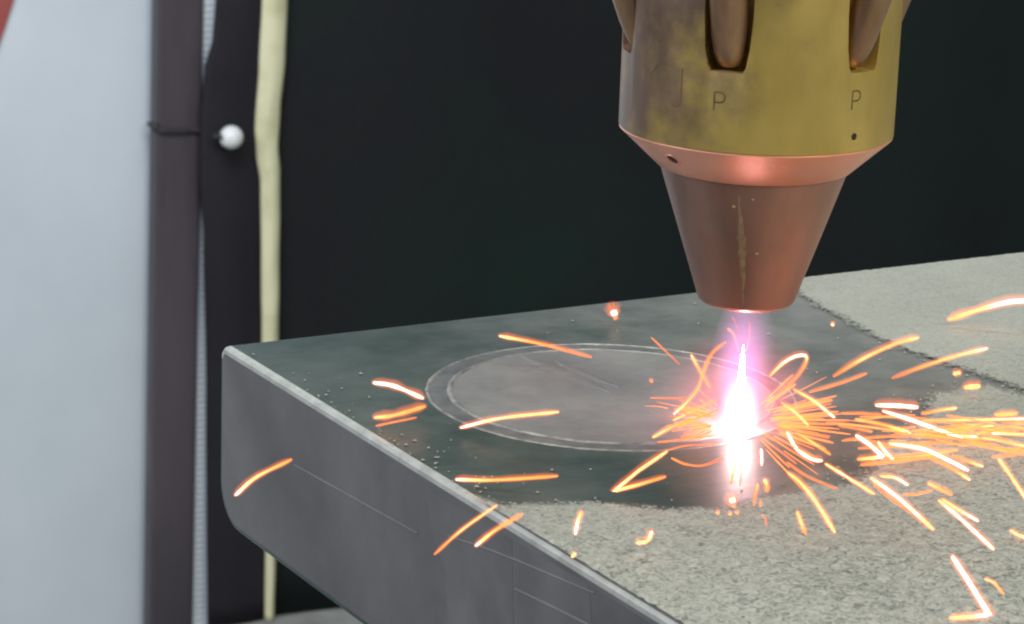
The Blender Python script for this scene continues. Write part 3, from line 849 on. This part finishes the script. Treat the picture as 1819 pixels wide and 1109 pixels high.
# engraved letters and scribed marks on the turned faces
def cyl_pt(az, z, r): return Vector((r * math.sin(az), -r * math.cos(az), z))
def stroke(name, pts, az0, zc, wdt, mat, parent, rfun=lambda z: RB, lift=0.00004, closed=False):
    """pts in metres (x along the circumference, y up) drawn as a flat ribbon on the turned surface"""
    P = [Vector((x, y, 0)) for x, y in pts]; n = len(P); bm = bmesh.new(); F = []
    for i, p in enumerate(P):
        a_ = P[(i - 1) % n] if closed else P[max(i - 1, 0)]; b_ = P[(i + 1) % n] if closed else P[min(i + 1, n - 1)]
        t = (b_ - a_).normalized(); nn = Vector((-t.y, t.x, 0)) * wdt / 2
        row = []
        for s in (-1, 1):
            q = p + nn * s; z = zc + q.y; r = rfun(z)
            row.append(bm.verts.new(cyl_pt(az0 + q.x / r, z, r + lift)))
        F.append(row)
    for i in range(n if closed else n - 1):
        j = (i + 1) % n; bm.faces.new((F[i][0], F[i][1], F[j][1], F[j][0]))
    return from_bm(name, bm, mat, parent, smooth=False)
def az_z(px, py):
    """azimuth and height where the view ray meets the body cylinder"""
    d = ray(px, py); o = CAM
    a = d.x ** 2 + d.y ** 2; b = 2 * (o.x * d.x + o.y * d.y); c = o.x ** 2 + o.y ** 2 - RB ** 2
    t = (-b - math.sqrt(b * b - 4 * a * c)) / (2 * a); p = o + d * t
    return math.atan2(p.x, -p.y), p.z
def letter_P(az0, zc, h, mat, parent):
    w_ = h * 0.58
    bowl = [(-w_ / 2, h / 2)] + [(w_ / 2 - h * 0.27 + h * 0.27 * math.cos(R(t)), h * 0.23 + h * 0.27 * math.sin(R(t))) for t in range(90, -91, -18)] + [(-w_ / 2, -h * 0.04)]
    pts = [(-w_ / 2, -h / 2), (-w_ / 2, -h * 0.04), (-w_ / 2, h / 2)]
    o = stroke('engraved_letter', pts, az0, zc, 0.00032, mat, parent)
    stroke('letter_bowl', bowl, az0, zc, 0.00032, mat, o, lift=0.00005)
    o['label'] = 'engraved letter P below a feed tube slot'
for (px, py) in ((1278, 181), (1521, 178)):
    az0, zc = az_z(px, py); letter_P(az0, zc, 0.0038, M['mark'], body)
az0, zc = az_z(1209, 158)
stroke('scribed_mark', [(0.0002, 0.0042), (0.0002, 0.001), (0.0001, -0.0030), (-0.0004, -0.0036), (-0.0012, -0.0037), (-0.002, -0.0034)], az0, zc, 0.00022, M['mark'], body)
az0, zc = az_z(1163, 123)
stroke('scratch', [(-0.0012, -0.0013), (0, 0), (0.0011, 0.0012)], az0, zc, 0.00018, M['mark'], body)
az0, zc = az_z(1517, 243)
stroke('pin_hole', [(0.0004 * math.cos(R(t)), 0.0004 * math.sin(R(t))) for t in range(0, 360, 30)], az0, zc, 0.0007, M['hole'], body, closed=True)
# chamfer surface: faint raised characters and a set screw
ch_slope = (RB - RC1) / (ZB - ZC1)
ch_slope = (RB - RC1 - 0.0003) / (ZB - ZC1 - 0.0004)
chr_ = lambda z: RC1 + 0.0002 + (z - ZC1 - 0.0001) * ch_slope
zmid = (ZB + ZC1) / 2 + 0.0012
def sq(w_, h_): return [(-w_ / 2, -h_ / 2), (-w_ / 2, h_ / 2), (w_ / 2, h_ / 2), (w_ / 2, -h_ / 2)]
M['worn'] = surface('worn_copper', (0.80, 0.50, 0.38), (0.86, 0.55, 0.42), (0.35, 0.5), metal=0.6, scale=300)
for x0, pts, cl in ((-0.0030, sq(0.0012, 0.0013), True), (-0.0008, sq(0.0012, 0.0013)[:3] + [(0.0006, -0.0006)], False),
                    (0.0016, [(0.0009 * math.cos(R(t)), 0.0008 * math.sin(R(t))) for t in range(0, 360, 24)], True), (0.0046, [(-0.0007, 0), (0.0007, 0)], False)):
    stroke('raised_character', pts, -0.02 + x0 / chr_(zmid), zmid, 0.00042, M['worn'], cham, rfun=chr_, lift=0.00006, closed=cl)
azs, zs_ = R(-46), (ZB + ZC1) / 2 + 0.0003
nrm = (Vector((math.sin(azs), -math.cos(azs), 0)) - Vector((0, 0, ch_slope))).normalized()
pos = cyl_pt(azs, zs_, chr_(zs_))
rotm = Matrix.Translation(pos) @ nrm.to_track_quat('Z', 'Y').to_matrix().to_4x4()
bm = bmesh.new(); lathe(bm, [(0.0017, -0.0003), (0.0017, 0.0001), (0.0015, 0.00022), (0.0013, 0.00002), (0.0, 0.00002)], 24)
bmesh.ops.transform(bm, matrix=rotm, verts=bm.verts); ss = from_bm('set_screw', bm, M['chamfer'], cham)
bm = bmesh.new(); lathe(bm, [(0.0, 0.00006), (0.00125, 0.00006), (0.00125, -0.0003)], 24)
bmesh.ops.transform(bm, matrix=rotm, verts=bm.verts); from_bm('socket', bm, M['hole'], ss)
# solidified spatter run down the cone
cone_r = lambda z: 0.0104 + (z - 0.0296) * (0.0198 - 0.0104) / (ZC1 - 0.0002 - 0.0296)
M['spatter'] = surface('dried_spatter', (0.24, 0.155, 0.095), (0.36, 0.24, 0.14), (0.45, 0.6), metal=0.4, scale=500)
bm = bmesh.new(); F = []
for i in range(41):
    t = i / 40; z = 0.0555 - 0.025 * t
    az_ = R(-13) + 0.05 * mnoise.noise(Vector((0, 0, t * 6))) + 0.10 * t
    wi = (0.0006 + 0.0016 * math.sin(math.pi * min(1, t * 1.1)) ** 2) * (1 + 0.9 * mnoise.noise(Vector((5, 0, t * 22))) + 0.5 * mnoise.noise(Vector((9, 0, t * 60))))
    if wi < 0.0002: wi = 0.0002
    F.append([bm.verts.new(cyl_pt(az_ + k * wi / 4 / cone_r(z), z, cone_r(z) - 0.00006 + 0.00012 * (1 - (k / 2) ** 2))) for k in (-2, -1, 0, 1, 2)])
for i in range(40):
    for k in range(4): bm.faces.new((F[i][k], F[i][k + 1], F[i + 1][k + 1], F[i + 1][k]))
from_bm('spatter_run', bm, M['spatter'], cone)
for (azd, z, r) in ((-16, 0.0530, 0.0004), (-4, 0.0548, 0.0004), (2, 0.0425, 0.0004)):
    bm = bmesh.new(); c_ = cyl_pt(R(azd), z, cone_r(z))
    bmesh.ops.create_icosphere(bm, subdivisions=2, radius=r, matrix=Matrix.Translation(c_))
    from_bm('spatter_drop', bm, M['spatter'], cone)
tag(noz, 'tarnished brass laser nozzle with copper tip pointing down at the block', 'nozzle')

# ------------------------------------------------------------------ melt pool light and plume
plume = empty('laser_plume', (0, 0, 0))
bm = bmesh.new()
lathe(bm, [(0, 0.0004), (0.0008, 0.0005), (0.0013, 0.0014), (0.0015, 0.0030), (0.0014, 0.0055), (0.0011, 0.0080), (0.0008, 0.0105), (0.00055, 0.0130), (0.00035, 0.0160), (0.0, 0.0190)], 32)
for v in bm.verts:
    if v.co.z > 0.001: v.co.x *= 1 + 0.12 * mnoise.noise(v.co * 300)
from_bm('core', bm, emit_mat('white_hot', (1.0, 0.58, 0.56), 125), plume)
def ellipsoid(name, c, rx, rz, mat):
    bm = bmesh.new(); bmesh.ops.create_uvsphere(bm, u_segments=32, v_segments=20, radius=1.0)
    for v in bm.verts:
        v.co = Vector((v.co.x * rx + c[0], v.co.y * rx + c[1], max(v.co.z * rz + c[2], 0.0004)))
    return from_bm(name, bm, mat, plume)
ellipsoid('halo', (0, 0, 0.004), 0.022, 0.022, plume_mat('pink_halo', (1.0, 0.17, 0.23), 100, 0.021, 0.021, 0.004, 2.0))
ellipsoid('violet_jet', (0, 0, 0.013), 0.0065, 0.0165, plume_mat('violet_jet', (1.0, 0.22, 0.85), 110, 0.0062, 0.017, 0.012, 1.2))
ellipsoid('inner_halo', (0, 0, 0.0035), 0.0050, 0.0095, plume_mat('inner_halo', (1.0, 0.62, 0.78), 400, 0.0048, 0.0092, 0.0035, 1.1))
ellipsoid('gas_jet', (0.0004, 0, 0.0165), 0.0072, 0.0135, plume_mat('gas_jet', (1.0, 0.45, 0.90), 55, 0.0071, 0.0200, 0.016, 0.8))
tag(plume, 'white hot melt pool glare with violet plume under the nozzle tip', 'laser plume')

# ------------------------------------------------------------------ sparks
def spark(pts, wpx, heats, label, group='sparks flying off the melt pool', glow=1.9, lift=None, tilt=None, name='spark', kink=False):
    """pts: where it is seen; lift: how far towards the camera from the block top it flies"""
    low = max(pts, key=lambda p: p[1])
    wpx = wpx * 0.9
    yg = onz(*low).y
    lf = lift if lift is not None else random.uniform(0.004, 0.014)
    tl = tilt if tilt is not None else random.uniform(-0.5, 0.5)
    for _ in range(40):
        P = []
        for (x, y) in pts:
            dx = (x - low[0]) * 1.2e-4
            P.append(ony(x, y, yg - lf + tl * dx))
        if min(p.z for p in P) > 0.0012 + wpx * 0.6e-4 and min(p.y for p in P) > -0.35: break
        lf += 0.003; tl *= 0.8
    base = min(P, key=lambda p: p.z)
    if kink:
        path = []
        for a_, b_ in zip(P, P[1:]): path += [a_.lerp(b_, i / 8) for i in range(8)]
        path.append(P[-1])
    else:
        path = catmull(P, 20)
    n = len(path); scl = (path[0] - CAM).length / FPX
    rad = []; ht = []
    hN = len(heats) - 1
    def ht0(t):
        k = min(int(t * hN), hN - 1); f = t * hN - k; return heats[k] * (1 - f) + heats[k + 1] * f
    for i in range(n):
        t = i / (n - 1)
        e = min(1.0, (min(t, 1 - t) * n + 0.35) / 2.2)
        rad.append(0.5 * wpx * scl * (0.30 + 0.70 * math.sqrt(e)) * (0.62 + 0.45 * ht0(t)) * (0.85 + 0.25 * mnoise.noise(Vector((t * 5, low[0], 0)))))
        k = min(int(t * hN), hN - 1); f = t * hN - k
        ht.append(max(0.0, min(1.0, heats[k] * (1 - f) + heats[k + 1] * f + 0.06 * mnoise.noise(Vector((t * 7, low[1], 4))))))
    bm = bmesh.new(); lay = bm.verts.layers.float.new('incandescence')
    c0 = path[n // 2].copy()
    loc = [p - c0 for p in path]
    tube(bm, loc, [r * 0.62 for r in rad], 8, ht, lay)
    bmesh.ops.recalc_face_normals(bm, faces=bm.faces)
    me = bpy.data.meshes.new('core'); bm.to_mesh(me); bm.free()
    me.polygons.foreach_set('use_smooth', [True] * len(me.polygons)); me.materials.append(M['spark'])
    o = bpy.data.objects.new(name, me); col.objects.link(o); o.location = c0
    if glow:
        bm = bmesh.new()
        off = Vector((random.uniform(-.3, .1), random.uniform(-.2, .2), random.uniform(.1, .75)))
        for g_ in (0.75, 0.75 + 0.25 * (glow - 0.75), 0.75 + 0.5 * (glow - 0.75), 0.75 + 0.75 * (glow - 0.75), glow):
            lo_ = [p + off * (r * (g_ - 0.7) * 0.7) for p, r in zip(loc, rad)]
            tube(bm, [lo_[0] + (lo_[0] - lo_[1]).normalized() * rad[0] * g_ * 0.6] + lo_ + [lo_[-1] + (lo_[-1] - lo_[-2]).normalized() * rad[-1] * g_ * 0.6],
                 [rad[0] * g_ * 0.6] + [r * g_ for r in rad] + [rad[-1] * g_ * 0.6], 10)
        bmesh.ops.recalc_face_normals(bm, faces=bm.faces)
        gm = bpy.data.meshes.new('glow'); bm.to_mesh(gm); bm.free(); gm.materials.append(M['glow'])
        gm.polygons.foreach_set('use_smooth', [True] * len(gm.polygons))
        g = bpy.data.objects.new('glow', gm); col.objects.link(g); g.parent = o
    tag(o, label, 'spark', group)
    return o

def drop(px, py, rpx, heat, label, squash=1.0, glow=1.8):
    return spark([(px - rpx * squash, py + rpx * 0.2), (px, py), (px + rpx * squash, py - rpx * 0.1)], rpx * 1.9, (heat, heat, heat), label, glow=glow, name='spark_droplet')

G = 'sparks flying off the melt pool'
S = spark
# --- left of the pool
S([(418, 880), (455, 848), (517, 817)], 11, (.95, .75, .5), 'lone orange spark in front of the block side face, leftmost of all')
S([(772, 985), (820, 942), (882, 898)], 8, (.35, .7, .7), 'long thin spark crossing the front edge of the block, left one of a pair')
S([(845, 970), (880, 942), (927, 914)], 11, (.95, .6, .45), 'short thick spark crossing the front edge of the block, right one of a pair')
S([(810, 852), (880, 853), (990, 846)], 11, (.95, .6, .5), 'level orange spark low over the block in front of the clad disc', lift=0.006)
S([(887, 597), (960, 611), (1050, 635)], 10, (.85, .5, .25), 'red orange spark over the back rim of the clad disc', lift=0.01)
S([(818, 760), (890, 743), (992, 732)], 10, (.95, .8, .75), 'pale yellow spark crossing the near left rim of the clad disc', lift=0.006)
S([(663, 680), (700, 686), (752, 708)], 13, (1.0, .97, .9), 'white hot curved spark beside the left rim of the clad disc', lift=0.014, tilt=0.0)
S([(665, 742), (700, 738), (755, 722)], 14, (.75, .6, .5), 'broad orange reflection of the white hot curved spark', lift=0.004, tilt=0.0, glow=2.2)  # glowing tube stands in for the mirrored spark above
S([(668, 757), (700, 750), (740, 742)], 6, (.3, .35, .2), 'thin red spark under the broad orange reflection at the left', lift=0.003, tilt=0.0)
drop(1091, 556, 10, 1.0, 'round glowing droplet in the air left of the nozzle tip', 0.5, 2.2)
drop(1157, 677, 5, .35, 'tiny red droplet over the middle of the clad disc', 0.4)
drop(1479, 577, 4.5, .85, 'tiny yellow droplet over the back right of the block', 0.4, 1.4)
S([(1155, 707), (1190, 708), (1222, 707)], 6, (.25, .2, .1), 'short dim level spark on the right half of the clad disc', glow=1.3)
S([(1157, 600), (1180, 622), (1207, 648)], 6, (.3, .2, .05), 'dim beige spark over the back right rim of the clad disc', glow=1.3)
S([(1228, 631), (1241, 655), (1262, 690)], 8, (.8, .55, .35), 'yellow tipped spark forming the upper left of an x shape')
S([(1289, 608), (1265, 628), (1250, 660), (1240, 690), (1218, 717), (1197, 736)], 8, (.3, .4, .55, .6, .95), 'long curved spark crossing another in an x shape')
S([(1293, 584), (1304, 596), (1312, 625)], 7, (.4, .3, .2), 'pink curved spark beneath the left of the nozzle tip', glow=1.4)
S([(1300, 562), (1307, 575), (1313, 595)], 5, (.2, .15, .05), 'faint pink spark just under the nozzle rim, left one', glow=0)
S([(1332, 573), (1331, 600), (1325, 625)], 6, (.2, .3, .45), 'faint pink spark just under the nozzle rim, right one', glow=0)
S([(1185, 802), (1135, 836), (1090, 873), (1135, 861), (1182, 847)], 11, (.75, .8, .85, .65, .45), 'v shaped bouncing spark in front of the clad disc', lift=0.008, kink=True)
S([(1160, 777), (1200, 756), (1262, 735)], 9, (.8, .55, .4), 'orange spark pointing left from the pool, lowest of three parallel ones')
S([(1196, 747), (1230, 731), (1270, 712)], 8, (.75, .55, .4), 'orange spark pointing left from the pool, topmost of three parallel ones')
S([(1205, 760), (1240, 743), (1275, 728)], 7, (.5, .4, .35), 'orange spark pointing left from the pool, middle of three parallel ones')
S([(1168, 786), (1215, 781), (1285, 772)], 6, (.3, .35, .3), 'dim pink spark running along the near rim of the clad disc', glow=1.5)
S([(1193, 814), (1218, 825), (1250, 827), (1285, 814)], 7, (.5, .35, .25, .2), 'sagging u shaped pink spark left below the pool', glow=1.5)
S([(1186, 800), (1220, 792), (1275, 790)], 5, (.3, .3, .2), 'thin faint spark between the u shaped one and the disc rim', glow=1.4)
# --- below the pool
S([(1352, 798), (1353, 812), (1353, 827)], 8, (1, 1, .9), 'short white upright spark right below the pool', glow=1.5, lift=0.006)
S([(1312, 805), (1306, 825), (1298, 860)], 7, (.9, .75, .45), 'tapering white reflection of the plume directly below the pool', lift=0.004, glow=1.6)  # mirror image of the plume built as a glowing tube
S([(1318, 812), (1317, 835), (1314, 865)], 5, (.7, .5, .3), 'thin pink reflection of the plume beside the white one below the pool', lift=0.004, glow=1.4)  # second strand of the plume reflection, likewise a glowing tube
drop(1301, 889, 9, .9, 'yellow glowing droplet below the pool at the powder edge', 0.5, 2.2)
for x, y, lb in ((1275, 911, 'tiny pink droplet at the powder edge, leftmost of three'), (1297, 913, 'tiny pink droplet at the powder edge, middle of three'), (1309, 911, 'tiny pink droplet at the powder edge, rightmost of three')):
    drop(x, y, 4, .6, lb, 0.5)
S([(1358, 852), (1362, 862), (1363, 874)], 13, (.9, .6, .35), 'stubby orange spark right of the yellow droplet', glow=1.7)
S([(1346, 860), (1342, 878), (1339, 898)], 7, (.7, .5, .3), 'slim upright spark left of the stubby orange one')
S([(1352, 890), (1351, 900)], 6, (.5, .4), 'tiny upright spark under the slim one', glow=1.4)
# --- right of the pool, upper
S([(1368, 668), (1390, 646), (1413, 633), (1431, 632), (1432, 643), (1418, 667), (1390, 694), (1362, 718)], 10, (.6, .85, .95, 1, .55, .35, .3, .4), 'hooked spark with a white hot bend right of the pool')
S([(1481, 669), (1530, 639), (1590, 611), (1631, 600)], 12, (.25, .7, .6, .75), 'long orange spark rising right over the dark powder edge')
S([(1438, 697), (1490, 682), (1539, 664)], 9, (.35, .35, .35), 'straight salmon pink spark below the long rising orange one')
S([(1585, 672), (1640, 651), (1700, 632), (1754, 619)], 10, (.1, .55, .7, .9), 'thin rising spark ending in a pale tip near the right edge')
S([(1685, 568), (1740, 550), (1790, 537), (1830, 534)], 15, (.65, .75, 1, 1), 'thick spark with white end leaving the upper right of the picture')
drop(1700, 663, 7, .75, 'small orange droplet above a wider blob at the right', 0.8)
drop(1727, 687, 9, .75, 'wide orange blob of molten metal at the right', 1.5, 1.6)
S([(1410, 692), (1445, 712), (1482, 742)], 9, (.6, .8, .95), 'yellow spark slanting down, right one of two close to the pool')
S([(1389, 716), (1415, 735), (1436, 756)], 8, (.6, .8, .75), 'yellow spark slanting down, left one of two close to the pool')
# --- right stream
S([(1556, 720), (1595, 721), (1630, 724)], 14, (.95, 1, 1), 'thick level white spark on top of the right hand stream')
S([(1568, 730), (1615, 745), (1665, 763), (1710, 779)], 12, (.9, 1, 1, .95), 'long white spark slanting down through the right hand stream')
S([(1637, 735), (1670, 729), (1699, 725)], 8, (.45, .6, .85), 'short orange spark just right of the thick level white one')
S([(1521, 774), (1545, 790), (1568, 811), (1550, 814), (1524, 816)], 13, (1, 1, 1, .8, .6), 'white hot elbow shaped spark on the lower edge of the stream', kink=True)
S([(1560, 785), (1573, 803), (1587, 816)], 11, (.85, .9, .95), 'short bright spark beside the elbow shaped one')
S([(1580, 788), (1640, 798), (1685, 818), (1720, 836)], 12, (.85, 1, 1, .95), 'curved white spark arching down below the stream')
S([(1650, 812), (1690, 832), (1723, 853)], 9, (.45, .5, .9), 'orange spark hugging the underside of the curved white one')
S([(1692, 810), (1720, 820), (1746, 829)], 9, (.4, .55, .9), 'orange spark to the right of the curved white one')
S([(1704, 791), (1750, 789), (1787, 800)], 8, (.5, .45, .5), 'flat arching orange spark at the lower right of the stream')
S([(1547, 849), (1590, 880), (1630, 915), (1658, 941)], 12, (.85, .95, .85, .75), 'long yellow spark streaking down over the powder, left of a pair')
S([(1552, 862), (1590, 892), (1620, 912)], 8, (.3, .35, .2), 'dim red spark alongside the left of the long yellow pair', glow=1.5)
S([(1564, 846), (1590, 849), (1613, 862)], 9, (.7, .85, 1), 'short pale spark curving above the long yellow one')
S([(1649, 859), (1668, 868), (1691, 879)], 11, (.7, .6, .5), 'stubby orange spark between the stream and the powder')
S([(1668, 889), (1710, 925), (1765, 976)], 11, (.8, .95, .9), 'long yellow spark streaking down over the powder, right of a pair')
S([(1674, 887), (1705, 907), (1738, 926)], 9, (.7, .8, 1), 'shorter spark forking from the right long yellow one')
S([(1605, 880), (1630, 878), (1656, 872)], 7, (.4, .45, .4), 'small salmon spark above the long yellow one')
S([(1774, 815), (1797, 848), (1825, 890)], 10, (.8, .75, .85), 'yellow spark slanting down out of the right edge')
S([(1795, 942), (1808, 950), (1830, 958)], 10, (.75, .8, .9), 'short spark half cut off at the right edge over the powder')
S([(1692, 989), (1722, 1035), (1757, 1092), (1725, 1096), (1688, 1098)], 15, (1, 1, 1, .8, .75), 'large white hot elbow shaped spark at the lower right corner', kink=True)
S([(1750, 1029), (1766, 1036), (1783, 1056)], 7, (.75, .7, .5), 'small bent spark right of the large white elbow')
S([(1398, 768), (1415, 797), (1440, 815), (1460, 819)], 11, (.9, .95, 1, 1), 'bright kinked spark falling right from the pool')
S([(1466, 824), (1505, 848), (1553, 878)], 9, (.8, .85, .75), 'straight pale spark continuing below the bright kinked one')
S([(1414, 769), (1445, 787), (1475, 808)], 8, (.5, .7, .45), 'orange spark parallel to the bright kinked one')
S([(1400, 840), (1422, 858), (1450, 893), (1483, 946)], 12, (.7, .7, .8, .75), 'yellow orange spark curving down over the powder edge')
S([(1398, 822), (1435, 847), (1488, 869)], 8, (.3, .3, .15), 'dim salmon spark above the curving yellow orange one', glow=1.5)
S([(1416, 909), (1423, 928), (1431, 949)], 10, (.65, .75, .4), 'short stubby spark on the powder below the curving one')
S([(1354, 915), (1360, 922), (1361, 935)], 6, (.3, .25, .1), 'faint pink spark on the powder below the pool', glow=1.3)
# --- on the powder, lower middle
S([(1022, 949), (1026, 928), (1033, 908)], 11, (1, .9, .6), 'short bright spark on the powder near the block front edge')
S([(1131, 965), (1150, 961), (1158, 944)], 12, (.85, .75, .9), 'small bent spark lying on the powder')
S([(1016, 990), (1022, 983)], 10, (.8, .8), 'tiny yellow spark at the block front edge', glow=1.4)

# --- countless look-alikes of the stream and of the fringe round the pool
rs = random.Random(11)
def swarm(pts, wpx, heats, label, group, glow=1.7, lift=None):
    S(pts, wpx, heats, label, group, glow, lift, rs.uniform(-.6, .6))
LR = 'thin orange spark in the dense stream right of the pool'
GR = 'stream sparks'
for pts, wd_, h in (([(1495, 735), (1530, 735), (1566, 737)], 8, (.35, .35, .3)), ([(1468, 751), (1530, 757), (1612, 768)], 7, (.4, .6, .5)),
                    ([(1520, 745), (1570, 755), (1617, 769)], 10, (.6, .55, .9)), ([(1640, 747), (1730, 746), (1830, 744)], 8, (.5, .75, .9)),
                    ([(1690, 757), (1730, 756), (1765, 758)], 8, (.4, .6, .9)), ([(1735, 772), (1765, 762), (1785, 757)], 9, (.6, .6, .5)),
                    ([(1780, 760), (1800, 759), (1830, 763)], 7, (.5, .6, .6)), ([(1762, 770), (1790, 771), (1830, 772)], 8, (.9, .8, .7)),
                    ([(1745, 778), (1785, 785), (1830, 795)], 9, (.7, .6, .8)), ([(1768, 737), (1790, 736), (1806, 735)], 14, (.6, .65, .6)),
                    ([(1660, 762), (1700, 772), (1735, 776)], 12, (.6, .7, .9)), ([(1625, 772), (1660, 776), (1700, 778)], 10, (.5, .5, .5)),
                    ([(1525, 797), (1600, 792), (1690, 785)], 9, (.35, .45, .4)), ([(1530, 826), (1600, 818), (1680, 808)], 12, (.4, .5, .4)),
                    ([(1560, 812), (1620, 810), (1700, 800)], 10, (.4, .5, .6)), ([(1500, 782), (1560, 777), (1620, 775)], 7, (.3, .4, .3))):
    swarm(pts, wd_, h, LR, GR)
for _ in range(34):  # low dim extras fill in the orange haze of reflected sparks
    x = rs.uniform(1490, 1790); y = 772 + (x - 1490) * 0.01 + rs.gauss(0, 19); ln = rs.uniform(40, 130); sl = rs.uniform(-0.14, 0.22)
    swarm([(x, y), (x + ln / 2, y + sl * ln / 2 + rs.uniform(-3, 2)), (x + ln, y + sl * ln)], rs.uniform(4, 8), (rs.uniform(.25, .5), rs.uniform(.3, .6), rs.uniform(.25, .6)), LR, GR, rs.uniform(1.6, 2.6))
LF = 'short curved spark in the fan between pool and right hand stream'
for _ in range(44):
    a_ = R(rs.gauss(4, 24)); d0 = rs.uniform(50, 80); d1 = d0 + rs.uniform(28, 120); bend = rs.uniform(-8, 9)
    f = lambda d: (1318 + d * math.cos(a_), 748 + d * math.sin(a_) * 0.62)
    p, q, r_ = f(d0), f((d0 + d1) / 2), f(d1)
    swarm([p, (q[0], q[1] + bend * 0.6), (r_[0], r_[1] + bend)], rs.uniform(3.5, 6.5), (rs.uniform(.35, .55), rs.uniform(.3, .55), rs.uniform(.2, .5)), LF, 'fan sparks', rs.uniform(1.5, 2.0))
LL = 'fine salmon spark in the fringe on the left of the pool'
for _ in range(30):
    a_ = R(rs.gauss(184, 26)); d0 = rs.uniform(38, 60); d1 = d0 + rs.uniform(25, 65); bend = rs.uniform(-8, 10)
    f = lambda d: (1306 + d * math.cos(a_), 748 + d * math.sin(a_) * 0.62)
    p, q, r_ = f(d0), f((d0 + d1) / 2), f(d1)
    swarm([p, (q[0], q[1] + bend * 0.5), (r_[0], r_[1] + bend)], rs.uniform(4, 7), (rs.uniform(.3, .45), rs.uniform(.25, .45), rs.uniform(.2, .45)), LL, 'fringe sparks', 1.6)
LH = 'hair fine straight streak shooting out from the pool'
for _ in range(10):
    a_ = R(rs.choice((rs.gauss(6, 16), rs.gauss(178, 20), rs.uniform(20, 75), rs.uniform(-60, -20)))); d0 = rs.uniform(45, 130); d1 = d0 + rs.uniform(40, 130)
    f = lambda d: (1312 + d * math.cos(a_), 748 + d * math.sin(a_) * 0.7)
    p, q, r_ = f(d0), f((d0 + d1) / 2), f(d1)
    swarm([p, (q[0], q[1] + rs.uniform(-1, 1)), (r_[0], r_[1] + rs.uniform(0, 4))], rs.uniform(2.2, 3.6), (rs.uniform(.4, .6), rs.uniform(.35, .6), rs.uniform(.1, .4)), LH, 'hair fine streaks', 1.4)
